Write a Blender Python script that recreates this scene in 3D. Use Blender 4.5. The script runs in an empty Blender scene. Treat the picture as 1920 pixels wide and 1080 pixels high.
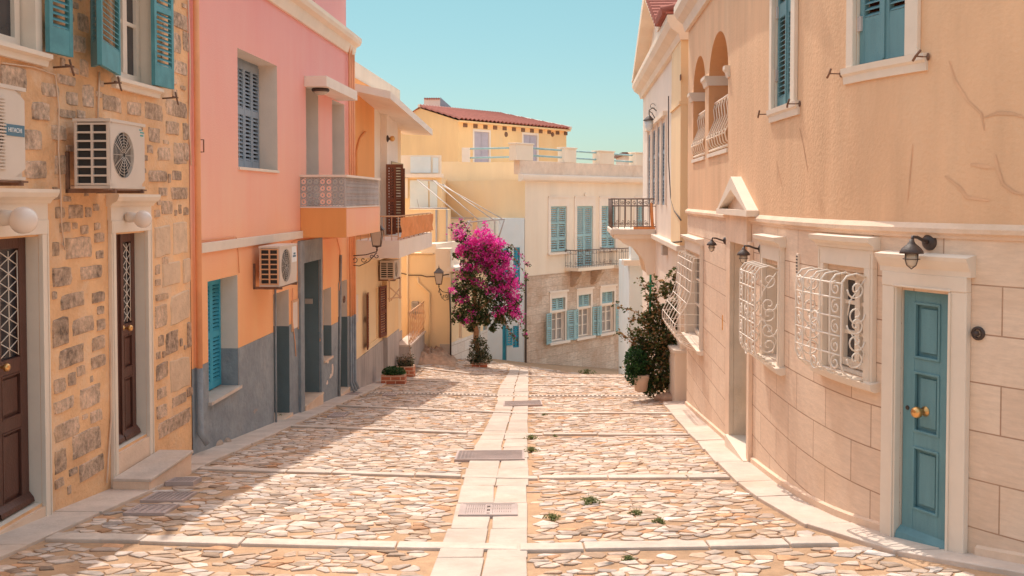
import bpy, bmesh, math, random
from mathutils import Vector, Matrix
random.seed(7)
R=random.random
def U(a,b): return a+(b-a)*random.random()
scene=bpy.context.scene
col=scene.collection
# ------------------------------------------------------------------ camera model (photo measured in 1920x1080 pixels)
FPX=1920*35/36.0
PITCH=math.radians(1.8)
HORIZON=372.0
SHIFT=540-HORIZON-FPX*math.tan(PITCH)
CP,SP=math.cos(PITCH),math.sin(PITCH)
def ray(px,py):
    u=(px-960)/FPX; v=(540-SHIFT-py)/FPX
    return (u, CP+v*SP, -SP+v*CP)
def at(px,py,Y):
    d=ray(px,py); t=Y/d[1]
    return Vector((d[0]*t,Y,d[2]*t))
def sstep(a,b,x):
    t=max(0,min(1,(x-a)/(b-a))); return t*t*(3-2*t)
def gz(x,y):
    yy=max(-25,min(46,y))
    z=-1.98-.107*yy
    xx=max(-12,min(12,x))
    if xx>0: z+=.04*min(xx,4)*(1-sstep(24,30,y))
    z-=.14*xx*sstep(27,32,y)
    return z
# ------------------------------------------------------------------ facades: s runs to the right seen from the front, n outward
class Fac:
    curved=False
    def __init__(s,p0,p1):
        s.p0=Vector(p0[:2]); d=Vector(p1[:2])-s.p0; s.len=d.length; s.d=d.normalized(); s.n=Vector((s.d.y,-s.d.x))
    def P(s,a,n,z):
        q=s.p0+s.d*a+s.n*n
        return Vector((q.x,q.y,z))
    def px(s,px,py,n=0):
        D=ray(px,py); o=s.p0+s.n*n
        # t*D = o + a*d
        det=D[0]*(-s.d.y)+D[1]*s.d.x
        t=(o.x*(-s.d.y)+o.y*s.d.x)/det
        q=Vector((D[0]*t,D[1]*t))
        return ((q-o).dot(s.d), t*D[2])
class Path(Fac):
    curved=True
    def __init__(s,pts):
        P=[Vector(p) for p in pts]; out=[]
        for i in range(len(P)-1):
            a=P[max(0,i-1)];b=P[i];c=P[i+1];d=P[min(len(P)-1,i+2)]
            k=max(2,int((c-b).length/.12))
            for j in range(k):
                t=j/k
                out.append(.5*((2*b)+(c-a)*t+(2*a-5*b+4*c-d)*t*t+(3*b-a-3*c+d)*t**3))
        out.append(P[-1]); s.pts=out; s.cum=[0]
        for i in range(1,len(out)): s.cum.append(s.cum[-1]+(out[i]-out[i-1]).length)
        s.len=s.cum[-1]; s.nr=[]
        for i in range(len(out)):
            d=(out[min(i+1,len(out)-1)]-out[max(0,i-1)]).normalized(); s.nr.append(Vector((d.y,-d.x)))
    def P(s,a,n,z):
        import bisect
        i=max(0,min(len(s.pts)-2,bisect.bisect(s.cum,a)-1))
        t=(a-s.cum[i])/(s.cum[i+1]-s.cum[i])
        q=s.pts[i].lerp(s.pts[i+1],t)+s.nr[i].lerp(s.nr[i+1],max(0,min(1,t)))*n
        return Vector((q.x,q.y,z))
    def px(s,px,py,n=0):
        D=ray(px,py); k=D[0]/D[1]; best=None
        for i in range(len(s.pts)-1):
            a=s.pts[i]+s.nr[i]*n; b=s.pts[i+1]+s.nr[i+1]*n
            fa=a.x-k*a.y; fb=b.x-k*b.y
            if fa*fb<=0:
                t=fa/(fa-fb) if fa!=fb else 0
                q=a.lerp(b,t); best=(s.cum[i]+t*(s.cum[i+1]-s.cum[i]), q.y/D[1]*D[2]); 
        return best
def Rc(F,x0,x1,yt,yb,n=0,at='l'):
    ym=(yt+yb)/2
    a=F.px(x0,ym,n)[0]; b=F.px(x1,ym,n)[0]; xr=x0 if at=='l' else x1
    return (a,b,F.px(xr,yb,n)[1],F.px(xr,yt,n)[1])
# ------------------------------------------------------------------ materials
def nd(nt,t,**k):
    n=nt.nodes.new(t)
    for a,b in k.items(): setattr(n,a,b)
    return n
MATS={}
def mat(name,c,rough=.85,var=.12,scale=2.5,bump=.15,bscale=60,spec=.3,streak=False,metal=0,dirt=None,dirtamt=.5,big=.35):
    if name in MATS: return MATS[name]
    m=bpy.data.materials.new(name); MATS[name]=m; m.use_nodes=True; nt=m.node_tree; L=nt.links
    b=nt.nodes['Principled BSDF']; b.inputs['Roughness'].default_value=rough; b.inputs['Specular IOR Level'].default_value=spec; b.inputs['Metallic'].default_value=metal
    tc=nd(nt,'ShaderNodeTexCoord'); mp=nd(nt,'ShaderNodeMapping'); L.new(tc.outputs['Object'],mp.inputs[0])
    if streak: mp.inputs['Scale'].default_value=(1,1,.18)
    n1=nd(nt,'ShaderNodeTexNoise'); n1.inputs['Scale'].default_value=scale; n1.inputs['Detail'].default_value=8; n1.inputs['Roughness'].default_value=.62; L.new(mp.outputs[0],n1.inputs[0])
    n2=nd(nt,'ShaderNodeTexNoise'); n2.inputs['Scale'].default_value=big; n2.inputs['Detail'].default_value=4; L.new(tc.outputs['Object'],n2.inputs[0])
    ad=nd(nt,'ShaderNodeMath',operation='ADD'); L.new(n1.outputs[0],ad.inputs[0]); L.new(n2.outputs[0],ad.inputs[1])
    mr=nd(nt,'ShaderNodeMapRange'); mr.inputs[1].default_value=.7; mr.inputs[2].default_value=1.3; L.new(ad.outputs[0],mr.inputs[0])
    mx=nd(nt,'ShaderNodeMix',data_type='RGBA'); L.new(mr.outputs[0],mx.inputs[0])
    lo=[max(0,x*(1-var*1.15)) for x in c]; hi=[min(1,x*(1+var)) for x in c]
    mx.inputs[6].default_value=(*lo,1); mx.inputs[7].default_value=(*hi,1)
    outc=mx.outputs[2]
    if dirt:
        n3=nd(nt,'ShaderNodeTexNoise'); n3.inputs['Scale'].default_value=1.1; n3.inputs['Detail'].default_value=9; n3.inputs['Roughness'].default_value=.7; L.new(mp.outputs[0],n3.inputs[0])
        r3=nd(nt,'ShaderNodeMapRange'); r3.inputs[1].default_value=.5; r3.inputs[2].default_value=.72; r3.inputs[4].default_value=dirtamt; L.new(n3.outputs[0],r3.inputs[0])
        m3=nd(nt,'ShaderNodeMix',data_type='RGBA'); L.new(r3.outputs[0],m3.inputs[0]); L.new(outc,m3.inputs[6]); m3.inputs[7].default_value=(*dirt,1); outc=m3.outputs[2]
    L.new(outc,b.inputs['Base Color'])
    if bump:
        n4=nd(nt,'ShaderNodeTexNoise'); n4.inputs['Scale'].default_value=bscale; n4.inputs['Detail'].default_value=6; L.new(tc.outputs['Object'],n4.inputs[0])
        bp=nd(nt,'ShaderNodeBump'); bp.inputs['Strength'].default_value=bump; bp.inputs['Distance'].default_value=.02; L.new(n4.outputs[0],bp.inputs['Height']); L.new(bp.outputs[0],b.inputs['Normal'])
    m['out']=1
    return m
def masonry(name,c1,c2,mortar,w,h,msize=.012,offset=.5,freq=2,sq=1,var=.2,bump=.5,voff=0,veins=None,vamt=.75):
    m=mat(name,c1,var=.1); nt=m.node_tree; L=nt.links; b=nt.nodes['Principled BSDF']
    tc=nd(nt,'ShaderNodeTexCoord'); mp=nd(nt,'ShaderNodeMapping'); mp.inputs['Location'].default_value=(0,voff,0); L.new(tc.outputs['UV'],mp.inputs[0])
    br=nd(nt,'ShaderNodeTexBrick'); br.offset=offset; br.offset_frequency=freq; br.squash=sq; br.squash_frequency=3
    br.inputs['Scale'].default_value=1; br.inputs['Mortar Size'].default_value=msize; br.inputs['Mortar Smooth'].default_value=.3; br.inputs['Brick Width'].default_value=w; br.inputs['Row Height'].default_value=h
    br.inputs['Color1'].default_value=(*c1,1); br.inputs['Color2'].default_value=(*c2,1); br.inputs['Mortar'].default_value=(*mortar,1); L.new(mp.outputs[0],br.inputs[0])
    ns=nd(nt,'ShaderNodeTexNoise'); ns.inputs['Scale'].default_value=5; ns.inputs['Detail'].default_value=10; ns.inputs['Roughness'].default_value=.7
    mp2=nd(nt,'ShaderNodeMapping'); mp2.inputs['Scale'].default_value=(1.2,1.2,7); mp2.inputs['Rotation'].default_value=(0.25,.35,0); L.new(tc.outputs['Object'],mp2.inputs[0]); L.new(mp2.outputs[0],ns.inputs[0])
    mr=nd(nt,'ShaderNodeMapRange'); mr.inputs[1].default_value=.3; mr.inputs[2].default_value=.7; mr.inputs[3].default_value=1-var; mr.inputs[4].default_value=1+var*.6; L.new(ns.outputs[0],mr.inputs[0])
    hs=nd(nt,'ShaderNodeHueSaturation'); L.new(mr.outputs[0],hs.inputs['Value']); L.new(br.outputs[0],hs.inputs['Color'])
    outc=hs.outputs[0]
    if veins:
        n3=nd(nt,'ShaderNodeTexNoise'); n3.inputs['Scale'].default_value=1.3; n3.inputs['Detail'].default_value=8; n3.inputs['Roughness'].default_value=.7; n3.inputs['Distortion'].default_value=.6; L.new(tc.outputs['Object'],n3.inputs[0])
        r3=nd(nt,'ShaderNodeMapRange'); r3.inputs[1].default_value=.46; r3.inputs[2].default_value=.7; r3.inputs[4].default_value=vamt; L.new(n3.outputs[0],r3.inputs[0])
        m3=nd(nt,'ShaderNodeMix',data_type='RGBA'); L.new(r3.outputs[0],m3.inputs[0]); L.new(outc,m3.inputs[6]); m3.inputs[7].default_value=(*veins,1); outc=m3.outputs[2]
    L.new(outc,b.inputs['Base Color'])
    bp=nd(nt,'ShaderNodeBump'); bp.invert=True; bp.inputs['Strength'].default_value=bump; bp.inputs['Distance'].default_value=.02; L.new(br.outputs['Fac'],bp.inputs['Height'])
    bo=[n for n in nt.nodes if n.type=='BUMP' and n!=bp]
    if bo: L.new(bo[0].outputs[0],bp.inputs['Normal'])
    L.new(bp.outputs[0],b.inputs['Normal'])
    return m
# ------------------------------------------------------------------ mesh builder
ORG={}
class MB:
    def __init__(s): s.v=[]; s.f=[]; s.uv=[]; s.sm=[]; s.colr=None
    def add(s,p,uv=(0,0)): s.v.append(Vector(p)); s.uv.append(uv); return len(s.v)-1
    def face(s,pts,uvs=None,sm=False):
        i=[s.add(p,uvs[k] if uvs else (0,0)) for k,p in enumerate(pts)]; s.f.append(i); s.sm.append(sm); return s
    def hexa(s,c):   # c: 8 points, bottom 4 ring then top 4 ring
        i=[s.add(p) for p in c]
        for q in ((0,3,2,1),(4,5,6,7),(0,1,5,4),(1,2,6,5),(2,3,7,6),(3,0,4,7)): s.f.append([i[k] for k in q]); s.sm.append(False)
        return s
    def box(s,F,a0,a1,n0,n1,z0,z1):
        k=1
        if F.curved: k=max(1,int(abs(a1-a0)/.15))
        if k==1:
            P=F.P; return s.hexa([P(a0,n0,z0),P(a1,n0,z0),P(a1,n1,z0),P(a0,n1,z0),P(a0,n0,z1),P(a1,n0,z1),P(a1,n1,z1),P(a0,n1,z1)])
        rings=[]
        for j in range(k+1):
            a=a0+(a1-a0)*j/k
            rings.append([s.add(F.P(a,n,z),(a,z)) for n,z in ((n0,z0),(n1,z0),(n1,z1),(n0,z1))])
        for A,B in zip(rings,rings[1:]):
            for q in range(4): s.f.append([A[q],A[(q+1)%4],B[(q+1)%4],B[q]]); s.sm.append(False)
        s.f.append(rings[0][::-1]); s.f.append(rings[-1]); s.sm+= [False,False]
        return s
    def profile(s,F,a0,a1,prof,miter=0):
        """extrude a closed (n,z) profile along s"""
        k=max(1,int(abs(a1-a0)/.15)) if F.curved else 1
        rings=[]
        for j in range(k+1):
            a=a0+(a1-a0)*j/k; rings.append([s.add(F.P(a,n,z)) for n,z in prof])
        m=len(prof)
        for A,B in zip(rings,rings[1:]):
            for q in range(m): s.f.append([A[q],A[(q+1)%m],B[(q+1)%m],B[q]]); s.sm.append(False)
        s.f.append(rings[0][::-1]); s.f.append(rings[-1]); s.sm+=[False,False]
        return s
    def slat(s,F,a0,a1,n0,n1,z,drop,th=.007):
        P=F.P
        return s.hexa([P(a0,n0,z+drop),P(a1,n0,z+drop),P(a1,n1,z),P(a0,n1,z),P(a0,n0,z+drop+th),P(a1,n0,z+drop+th),P(a1,n1,z+th),P(a0,n1,z+th)])
    def tube(s,pts,r,seg=6,cap=True,rs=None):
        pts=[Vector(p) for p in pts]; rings=[]; up=None
        for i,p in enumerate(pts):
            d=(pts[min(i+1,len(pts)-1)]-pts[max(0,i-1)])
            if d.length<1e-9: d=Vector((0,0,1))
            d.normalize()
            if up is None: up=d.orthogonal().normalized()
            up=(up-d*up.dot(d)); 
            if up.length<1e-6: up=d.orthogonal()
            up.normalize(); w=d.cross(up); rr=rs[i] if rs else r
            rings.append([s.add(p+(up*math.cos(t)+w*math.sin(t))*rr) for t in [2*math.pi*k/seg for k in range(seg)]])
        for A,B in zip(rings,rings[1:]):
            for q in range(seg): s.f.append([A[q],A[(q+1)%seg],B[(q+1)%seg],B[q]]); s.sm.append(True)
        if cap: s.f.append(rings[0][::-1]); s.f.append(rings[-1]); s.sm+=[False,False]
        return s
    def lathe(s,c,prof,seg=16,axis='z',A=None):
        """prof: (r,h) along axis from c; A optional axis vector"""
        c=Vector(c); ax=Vector(A) if A else {'z':Vector((0,0,1)),'x':Vector((1,0,0)),'y':Vector((0,1,0))}[axis]
        ax.normalize(); u=ax.orthogonal().normalized(); w=ax.cross(u); rings=[]
        for r,h in prof: rings.append([s.add(c+ax*h+(u*math.cos(t)+w*math.sin(t))*max(r,1e-4)) for t in [2*math.pi*(k+.5)/seg for k in range(seg)]])
        for a,b in zip(rings,rings[1:]):
            for q in range(seg): s.f.append([a[q],a[(q+1)%seg],b[(q+1)%seg],b[q]]); s.sm.append(True)
        s.f.append(rings[0][::-1]); s.f.append(rings[-1]); s.sm+=[False,False]
        return s
    def ball(s,c,r,seg=14,sq=(1,1,1)):
        n=seg//2; rings=[]
        c=Vector(c)
        for i in range(n+1):
            t=math.pi*i/n
            rings.append([s.add(c+Vector((math.sin(t)*math.cos(q)*sq[0],math.sin(t)*math.sin(q)*sq[1],math.cos(t)*sq[2]))*r) for q in [2*math.pi*k/seg for k in range(seg)]])
        for a,b in zip(rings,rings[1:]):
            for q in range(seg): s.f.append([a[q],a[(q+1)%seg],b[(q+1)%seg],b[q]]); s.sm.append(True)
        return s
    def wall(s,F,a0,a1,z0,z1,ops=(),n=0,step=None):
        """flat skin with rectangular openings ops=[(a0,a1,z0,z1)]"""
        A=sorted(set([a0,a1]+[min(max(x,a0),a1) for o in ops for x in o[:2]])); Z=sorted(set([z0,z1]+[min(max(x,z0),z1) for o in ops for x in o[2:4]]))
        if F.curved or step:
            st=step or .15; B=[]
            for x,y in zip(A,A[1:]):
                k=max(1,int((y-x)/st)); B+=[x+(y-x)*j/k for j in range(k)]
            A=B+[A[-1]]
        idx={}
        def g(i,j):
            if (i,j) not in idx: idx[(i,j)]=s.add(F.P(A[i],n,Z[j]),(A[i],Z[j]))
            return idx[(i,j)]
        for i in range(len(A)-1):
            for j in range(len(Z)-1):
                ca=(A[i]+A[i+1])/2; cz=(Z[j]+Z[j+1])/2
                if any(o[0]<ca<o[1] and o[2]<cz<o[3] for o in ops): continue
                if Z[j+1]-Z[j]<1e-6 or A[i+1]-A[i]<1e-6: continue
                s.f.append([g(i,j),g(i+1,j),g(i+1,j+1),g(i,j+1)]); s.sm.append(bool(F.curved))
        return s
    def reveal(s,F,a0,a1,z0,z1,dep,n=0,top=True,bot=True):
        P=F.P
        s.face([P(a0,n,z0),P(a0,n,z1),P(a0,n-dep,z1),P(a0,n-dep,z0)],[(0,z0),(0,z1),(dep,z1),(dep,z0)])
        s.face([P(a1,n,z0),P(a1,n-dep,z0),P(a1,n-dep,z1),P(a1,n,z1)],[(0,z0),(dep,z0),(dep,z1),(0,z1)])
        if top: s.face([P(a0,n,z1),P(a1,n,z1),P(a1,n-dep,z1),P(a0,n-dep,z1)])
        if bot: s.face([P(a0,n,z0),P(a0,n-dep,z0),P(a1,n-dep,z0),P(a1,n,z0)])
        return s
    def build(s,name,m,parent=None,kind=None,label=None,bevel=0,loc=None,solid=0):
        org=Vector((0,0,0))
        if parent is not None: org=ORG.get(parent.name,Vector((0,0,0)))
        elif loc is not None: org=Vector(loc)
        me=bpy.data.meshes.new(name); me.from_pydata([tuple(v-org) for v in s.v],[],s.f)
        uvl=me.uv_layers.new(name='UVMap'); li=[0]*len(me.loops); me.loops.foreach_get('vertex_index',li)
        flat=[]; 
        for i in li: flat+=s.uv[i]
        uvl.data.foreach_set('uv',flat)
        me.polygons.foreach_set('use_smooth',s.sm)
        if s.colr:
            ca=me.color_attributes.new('Col','FLOAT_COLOR','POINT'); ca.data.foreach_set('color',[x for c in s.colr for x in c])
        me.materials.append(m); me.update()
        o=bpy.data.objects.new(name,me); col.objects.link(o)
        if parent is not None: o.parent=parent
        elif loc is not None: o.location=loc
        ORG[o.name]=org
        if kind: o['kind']=kind
        if label: o['label']=label
        if bevel:
            md=o.modifiers.new('bevel','BEVEL'); md.width=bevel; md.segments=2; md.limit_method='ANGLE'; md.angle_limit=math.radians(40)
        return o
def tag(o,label,cat,group=None):
    o['label']=label; o['category']=cat
    if group: o['group']=group
    return o
def thing(name,label,cat,loc,group=None):
    o=bpy.data.objects.new(name,None); o.empty_display_size=.2; o.location=loc; col.objects.link(o); ORG[o.name]=Vector(loc)
    return tag(o,label,cat,group)
# ------------------------------------------------------------------ palette
m_sand=mat('sandy_mortar',(.50,.32,.195),var=.28,scale=6,bump=.6,bscale=30,dirt=(.46,.30,.19),dirtamt=.6)
m_slab=mat('pale_marble_slab',(.66,.55,.47),var=.18,scale=4,bump=.35,bscale=25,dirt=(.58,.43,.32),dirtamt=.75,rough=.7)
m_kerb=mat('kerb_marble',(.66,.56,.48),var=.22,scale=5,bump=.5,bscale=18,dirt=(.52,.40,.32),dirtamt=.8,rough=.7)
m_white=mat('white_painted_trim',(.83,.71,.59),var=.06,scale=3,bump=.08,bscale=60,dirt=(.70,.58,.48),dirtamt=.35)
m_wmetal=mat('white_painted_iron',(.86,.76,.66),var=.05,bump=.05,rough=.5)
m_rubble=mat('peach_pointing_mortar',(.88,.50,.265),var=.22,scale=3,bump=.8,bscale=28,dirt=(.84,.62,.44),dirtamt=.9)
m_stone=mat('brown_rubble_stone',(.60,.42,.30),var=.62,scale=16,bump=1.0,bscale=45,dirt=(.66,.42,.24),dirtamt=.6,big=1.6)
m_stonel=mat('pale_rubble_stone',(.70,.50,.34),var=.2,scale=7,bump=.6,bscale=26,dirt=(.62,.42,.28),dirtamt=.5)
m_cream=mat('cream_stone',(.82,.61,.46),var=.14,scale=3,bump=.3,bscale=35,dirt=(.70,.46,.28),dirtamt=.5)
m_teal=mat('teal_shutter_paint',(.12,.34,.38),var=.22,scale=5,bump=.1,rough=.6,dirt=(.14,.38,.42),dirtamt=.3)
m_teald=mat('grey_teal_door_paint',(.15,.30,.335),var=.16,scale=9,streak=True,bump=.18,bscale=70,rough=.6,dirt=(.26,.38,.38),dirtamt=.35)
m_dral=mat('dark_balcony_iron',(.27,.20,.17),var=.3,rough=.6,bump=.1)
m_tealp=mat('pale_teal_shutter_paint',(.36,.54,.56),var=.16,scale=4,bump=.1,rough=.7)
m_blueg=mat('blue_grey_shutter_paint',(.30,.36,.42),var=.15,scale=4,bump=.08,rough=.7)
m_lilac=mat('lilac_shutter_paint',(.50,.45,.52),var=.12,bump=.05)
m_blue=mat('bright_blue_paint',(.06,.40,.56),var=.15,bump=.05,rough=.6)
m_wood=mat('dark_brown_door_wood',(.10,.038,.026),var=.3,scale=14,streak=True,bump=.2,bscale=50,rough=.45,spec=.5)
m_woodr=mat('red_brown_shutter_wood',(.20,.058,.025),var=.25,scale=14,streak=True,bump=.15,rough=.5)
m_glass=mat('dark_window_glass',(.05,.045,.05),var=.2,rough=.08,bump=0,spec=.7)
m_curt=mat('window_curtain_glass',(.30,.27,.25),var=.35,scale=3,rough=.12,bump=0,spec=.6)
m_gold=mat('worn_brass',(.75,.42,.16),var=.2,rough=.3,metal=.85,bump=.1)
m_iron=mat('black_lamp_iron',(.065,.042,.035),var=.3,rough=.5,bump=.15,spec=.5)
m_rust=mat('rusty_iron',(.22,.12,.08),var=.35,scale=12,rough=.8,bump=.2)
m_ralu=mat('grey_railing_iron',(.55,.50,.48),var=.2,rough=.6,bump=.1)
m_lglass=mat('frosted_lamp_glass',(.60,.50,.40),var=.1,rough=.25,bump=0,spec=.6)
m_globe=mat('opal_globe_glass',(.84,.72,.64),var=.03,rough=.25,bump=0,spec=.5)
m_acw=mat('warm_white_ac_casing',(.70,.59,.50),var=.05,rough=.5,bump=.03)
m_acd=mat('dark_ac_interior',(.045,.045,.045),var=.3,rough=.7,bump=.1)
m_aco=mat('yellowed_ac_fins',(.72,.42,.24),var=.12,rough=.6,bump=.05)
m_label=mat('blue_grey_label',(.10,.20,.27),var=.03,bump=0,rough=.5)
m_lettr=mat('white_lettering',(.85,.85,.85),var=.02,bump=0)
m_teall=mat('teal_mark',(.08,.40,.40),var=.02,bump=0)
m_brick=None
m_gray=mat('blue_grey_plinth_paint',(.29,.32,.345),var=.22,scale=4,bump=1.0,bscale=11,streak=False,dirt=(.42,.42,.42),dirtamt=.6)
m_dgreen=mat('dark_green_grey_paint',(.15,.20,.215),var=.12,scale=3,bump=.2)
m_rev=mat('pale_reveal_plaster',(.82,.68,.58),var=.08,scale=2,bump=.15)
m_orange=mat('orange_plaster',(.90,.40,.14),var=.08,scale=1.6,bump=.2,streak=True)
m_opipe=mat('orange_painted_pipe',(.92,.42,.22),var=.15,bump=.1)
m_mgray=mat('grey_veined_marble',(.46,.40,.37),var=.3,scale=5,bump=.3,streak=True,dirt=(.62,.55,.5),dirtamt=.5)
m_yel=mat('yellow_plaster',(.95,.62,.32),var=.09,scale=1.6,bump=.25,streak=True,dirt=(.88,.66,.42),dirtamt=.5)
m_yel2=mat('pale_yellow_plaster',(.95,.70,.43),var=.08,scale=1.4,bump=.2,streak=True,dirt=(.90,.70,.50),dirtamt=.6)
m_crm=mat('cream_plaster',(.92,.77,.62),var=.07,scale=1.4,bump=.2,streak=True,dirt=(.84,.62,.44),dirtamt=.4)
m_crml=mat('light_cream_plaster',(.90,.77,.66),var=.06,scale=1.5,bump=.15,dirt=(.86,.68,.52),dirtamt=.4)
m_bwhite=mat('bluish_white_plaster',(.74,.80,.82),var=.06,scale=1.5,bump=.15,dirt=(.84,.78,.72),dirtamt=.5)
m_r1up=mat('apricot_plaster',(.81,.515,.315),var=.13,scale=3,bump=.3,bscale=30,streak=True,dirt=(.84,.60,.40),dirtamt=.5)
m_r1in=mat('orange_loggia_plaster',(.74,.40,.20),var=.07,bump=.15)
m_r1st=masonry('pink_beige_ashlar',(.85,.66,.51),(.77,.57,.43),(.46,.28,.19),.74,.352,msize=.006,offset=.37,freq=2,var=.13,bump=.5,voff=.62+.352*9,veins=(.66,.45,.30),vamt=.4)
m_peel=mat('weathered_plaster',(.86,.66,.52),var=.12,scale=4,bump=.3,dirt=(.66,.42,.28),dirtamt=.7)
m_b6st=masonry('weathered_ashlar',(.78,.62,.50),(.66,.50,.39),(.60,.44,.33),.62,.32,msize=.012,var=.35,bump=.4,veins=(.50,.30,.19))
m_block=masonry('white_block_plinth',(.84,.78,.72),(.78,.70,.62),(.60,.50,.42),.62,.33,msize=.012,var=.15,bump=.4)
m_bark=mat('tan_bark',(.45,.24,.13),var=.35,scale=10,bump=.5)
m_debris=mat('earthy_rubble',(.50,.32,.22),var=.35,scale=6,bump=.8,bscale=18)
m_grate=mat('galvanised_grate',(.50,.40,.37),var=.2,rough=.6,bump=.1)
m_holeshade=mat('painted_drain_shade',(.06,.045,.04),var=.2,bump=0)  # painted shade, for the solid blocks that fill the drain openings
m_rock=mat('grey_brown_rock',(.48,.36,.28),var=.3,scale=6,bump=.8)
m_terra=mat('terracotta_pot_clay',(.72,.52,.38),var=.15,bump=.2)
m_awn=mat('orange_balcony_cloth',(.85,.33,.12),var=.14,scale=5,bump=.3)
m_trunkp=mat('grey_pipe',(.55,.47,.42),var=.15,bump=.05)
m_meter=mat('grey_plastic',(.50,.42,.36),var=.1,bump=.05)
m_greenp=mat('green_painted_pole',(.03,.25,.13),var=.1,bump=.05)

# pink house wall: pink at the top turning orange lower down (weathered lime wash)
def pinkmat():
    m=mat('pink_to_orange_limewash',(.52,.52,.52),var=.16,scale=2.2,bump=.28,streak=True); nt=m.node_tree; L=nt.links; b=nt.nodes['Principled BSDF']
    old=b.inputs['Base Color'].links[0].from_socket
    g=nd(nt,'ShaderNodeNewGeometry'); sx=nd(nt,'ShaderNodeSeparateXYZ'); L.new(g.outputs['Position'],sx.inputs[0])
    ns=nd(nt,'ShaderNodeTexNoise'); ns.inputs['Scale'].default_value=.5; L.new(g.outputs['Position'],ns.inputs[0])
    ad=nd(nt,'ShaderNodeMath',operation='MULTIPLY_ADD'); L.new(ns.outputs[0],ad.inputs[0]); ad.inputs[1].default_value=1.0; L.new(sx.outputs[2],ad.inputs[2])
    r=nd(nt,'ShaderNodeMapRange'); r.inputs[1].default_value=-2.2; r.inputs[2].default_value=3.6; L.new(ad.outputs[0],r.inputs[0])
    cr=nd(nt,'ShaderNodeValToRGB'); e=cr.color_ramp.elements; e[0].position=0; e[0].color=(.99,.48,.21,1); e[1].position=1; e[1].color=(.92,.42,.385,1)
    k=e.new(.3); k.color=(.99,.49,.25,1); k=e.new(.42); k.color=(.98,.52,.36,1); k=e.new(.68); k.color=(.95,.46,.37,1); L.new(r.outputs[0],cr.inputs[0])
    mx=nd(nt,'ShaderNodeMix',data_type='RGBA',blend_type='OVERLAY'); mx.inputs[0].default_value=.5; L.new(cr.outputs[0],mx.inputs[6])
    bw=nd(nt,'ShaderNodeRGBToBW'); L.new(old,bw.inputs[0]); L.new(bw.outputs[0],mx.inputs[7]); L.new(mx.outputs[2],b.inputs['Base Color'])
    return m
m_pink=pinkmat()
def attrmat(name,rough=.8,bump=.4,bscale=35,var=.18,nscale=14,trans=0):
    m=bpy.data.materials.new(name); m.use_nodes=True; nt=m.node_tree; L=nt.links; b=nt.nodes['Principled BSDF']; b.inputs['Roughness'].default_value=rough; b.inputs['Specular IOR Level'].default_value=.3
    a=nd(nt,'ShaderNodeAttribute',attribute_name='Col'); tc=nd(nt,'ShaderNodeTexCoord')
    n=nd(nt,'ShaderNodeTexNoise'); n.inputs['Scale'].default_value=nscale; n.inputs['Detail'].default_value=8; L.new(tc.outputs['Object'],n.inputs[0])
    mr=nd(nt,'ShaderNodeMapRange'); mr.inputs[1].default_value=.3; mr.inputs[2].default_value=.7; mr.inputs[3].default_value=1-var; mr.inputs[4].default_value=1+var; L.new(n.outputs[0],mr.inputs[0])
    hs=nd(nt,'ShaderNodeHueSaturation'); L.new(a.outputs[0],hs.inputs['Color']); L.new(mr.outputs[0],hs.inputs['Value']); L.new(hs.outputs[0],b.inputs['Base Color'])
    if trans:
        tr=nd(nt,'ShaderNodeBsdfTranslucent'); L.new(hs.outputs[0],tr.inputs[0]); ms=nd(nt,'ShaderNodeMixShader'); ms.inputs[0].default_value=trans; L.new(b.outputs[0],ms.inputs[1]); L.new(tr.outputs[0],ms.inputs[2]); L.new(ms.outputs[0],nt.nodes['Material Output'].inputs[0])
    if bump:
        n4=nd(nt,'ShaderNodeTexNoise'); n4.inputs['Scale'].default_value=bscale; n4.inputs['Detail'].default_value=6; L.new(tc.outputs['Object'],n4.inputs[0])
        bp=nd(nt,'ShaderNodeBump'); bp.inputs['Strength'].default_value=bump; bp.inputs['Distance'].default_value=.02; L.new(n4.outputs[0],bp.inputs['Height']); L.new(bp.outputs[0],b.inputs['Normal'])
    return m
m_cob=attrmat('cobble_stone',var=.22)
m_leafc=attrmat('leaf_and_petal',rough=.6,bump=0,var=.15,nscale=5,trans=.4)

# ------------------------------------------------------------------ facades in plan
DL=.0536
FL=Fac((-4.8+DL*3,3),(-4.8+DL*32,32))          # left row of houses, s = distance along from Y=3
RP=Path([(3.32,20.6),(3.19,18.45),(2.98,15),(2.82,12.2),(2.75,10.6),(2.735,9.6),(2.77,8.9),(2.845,8.35),(2.98,7.88),(3.18,7.4),(3.46,6.95),(3.88,6.45),(4.6,5.85),(5.8,5.1),(7.4,4.5)])
def wl(y): return -4.8+DL*y
def wr(y):
    best=9
    for a,b in zip(RP.pts,RP.pts[1:]):
        if (a.y-y)*(b.y-y)<=0 and a.y!=b.y: best=min(best,a.x+(b.x-a.x)*(y-a.y)/(b.y-a.y))
    if y>20.6: best=2.04+.0616*y
    if y<4.5: best=7.4
    return best
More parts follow.
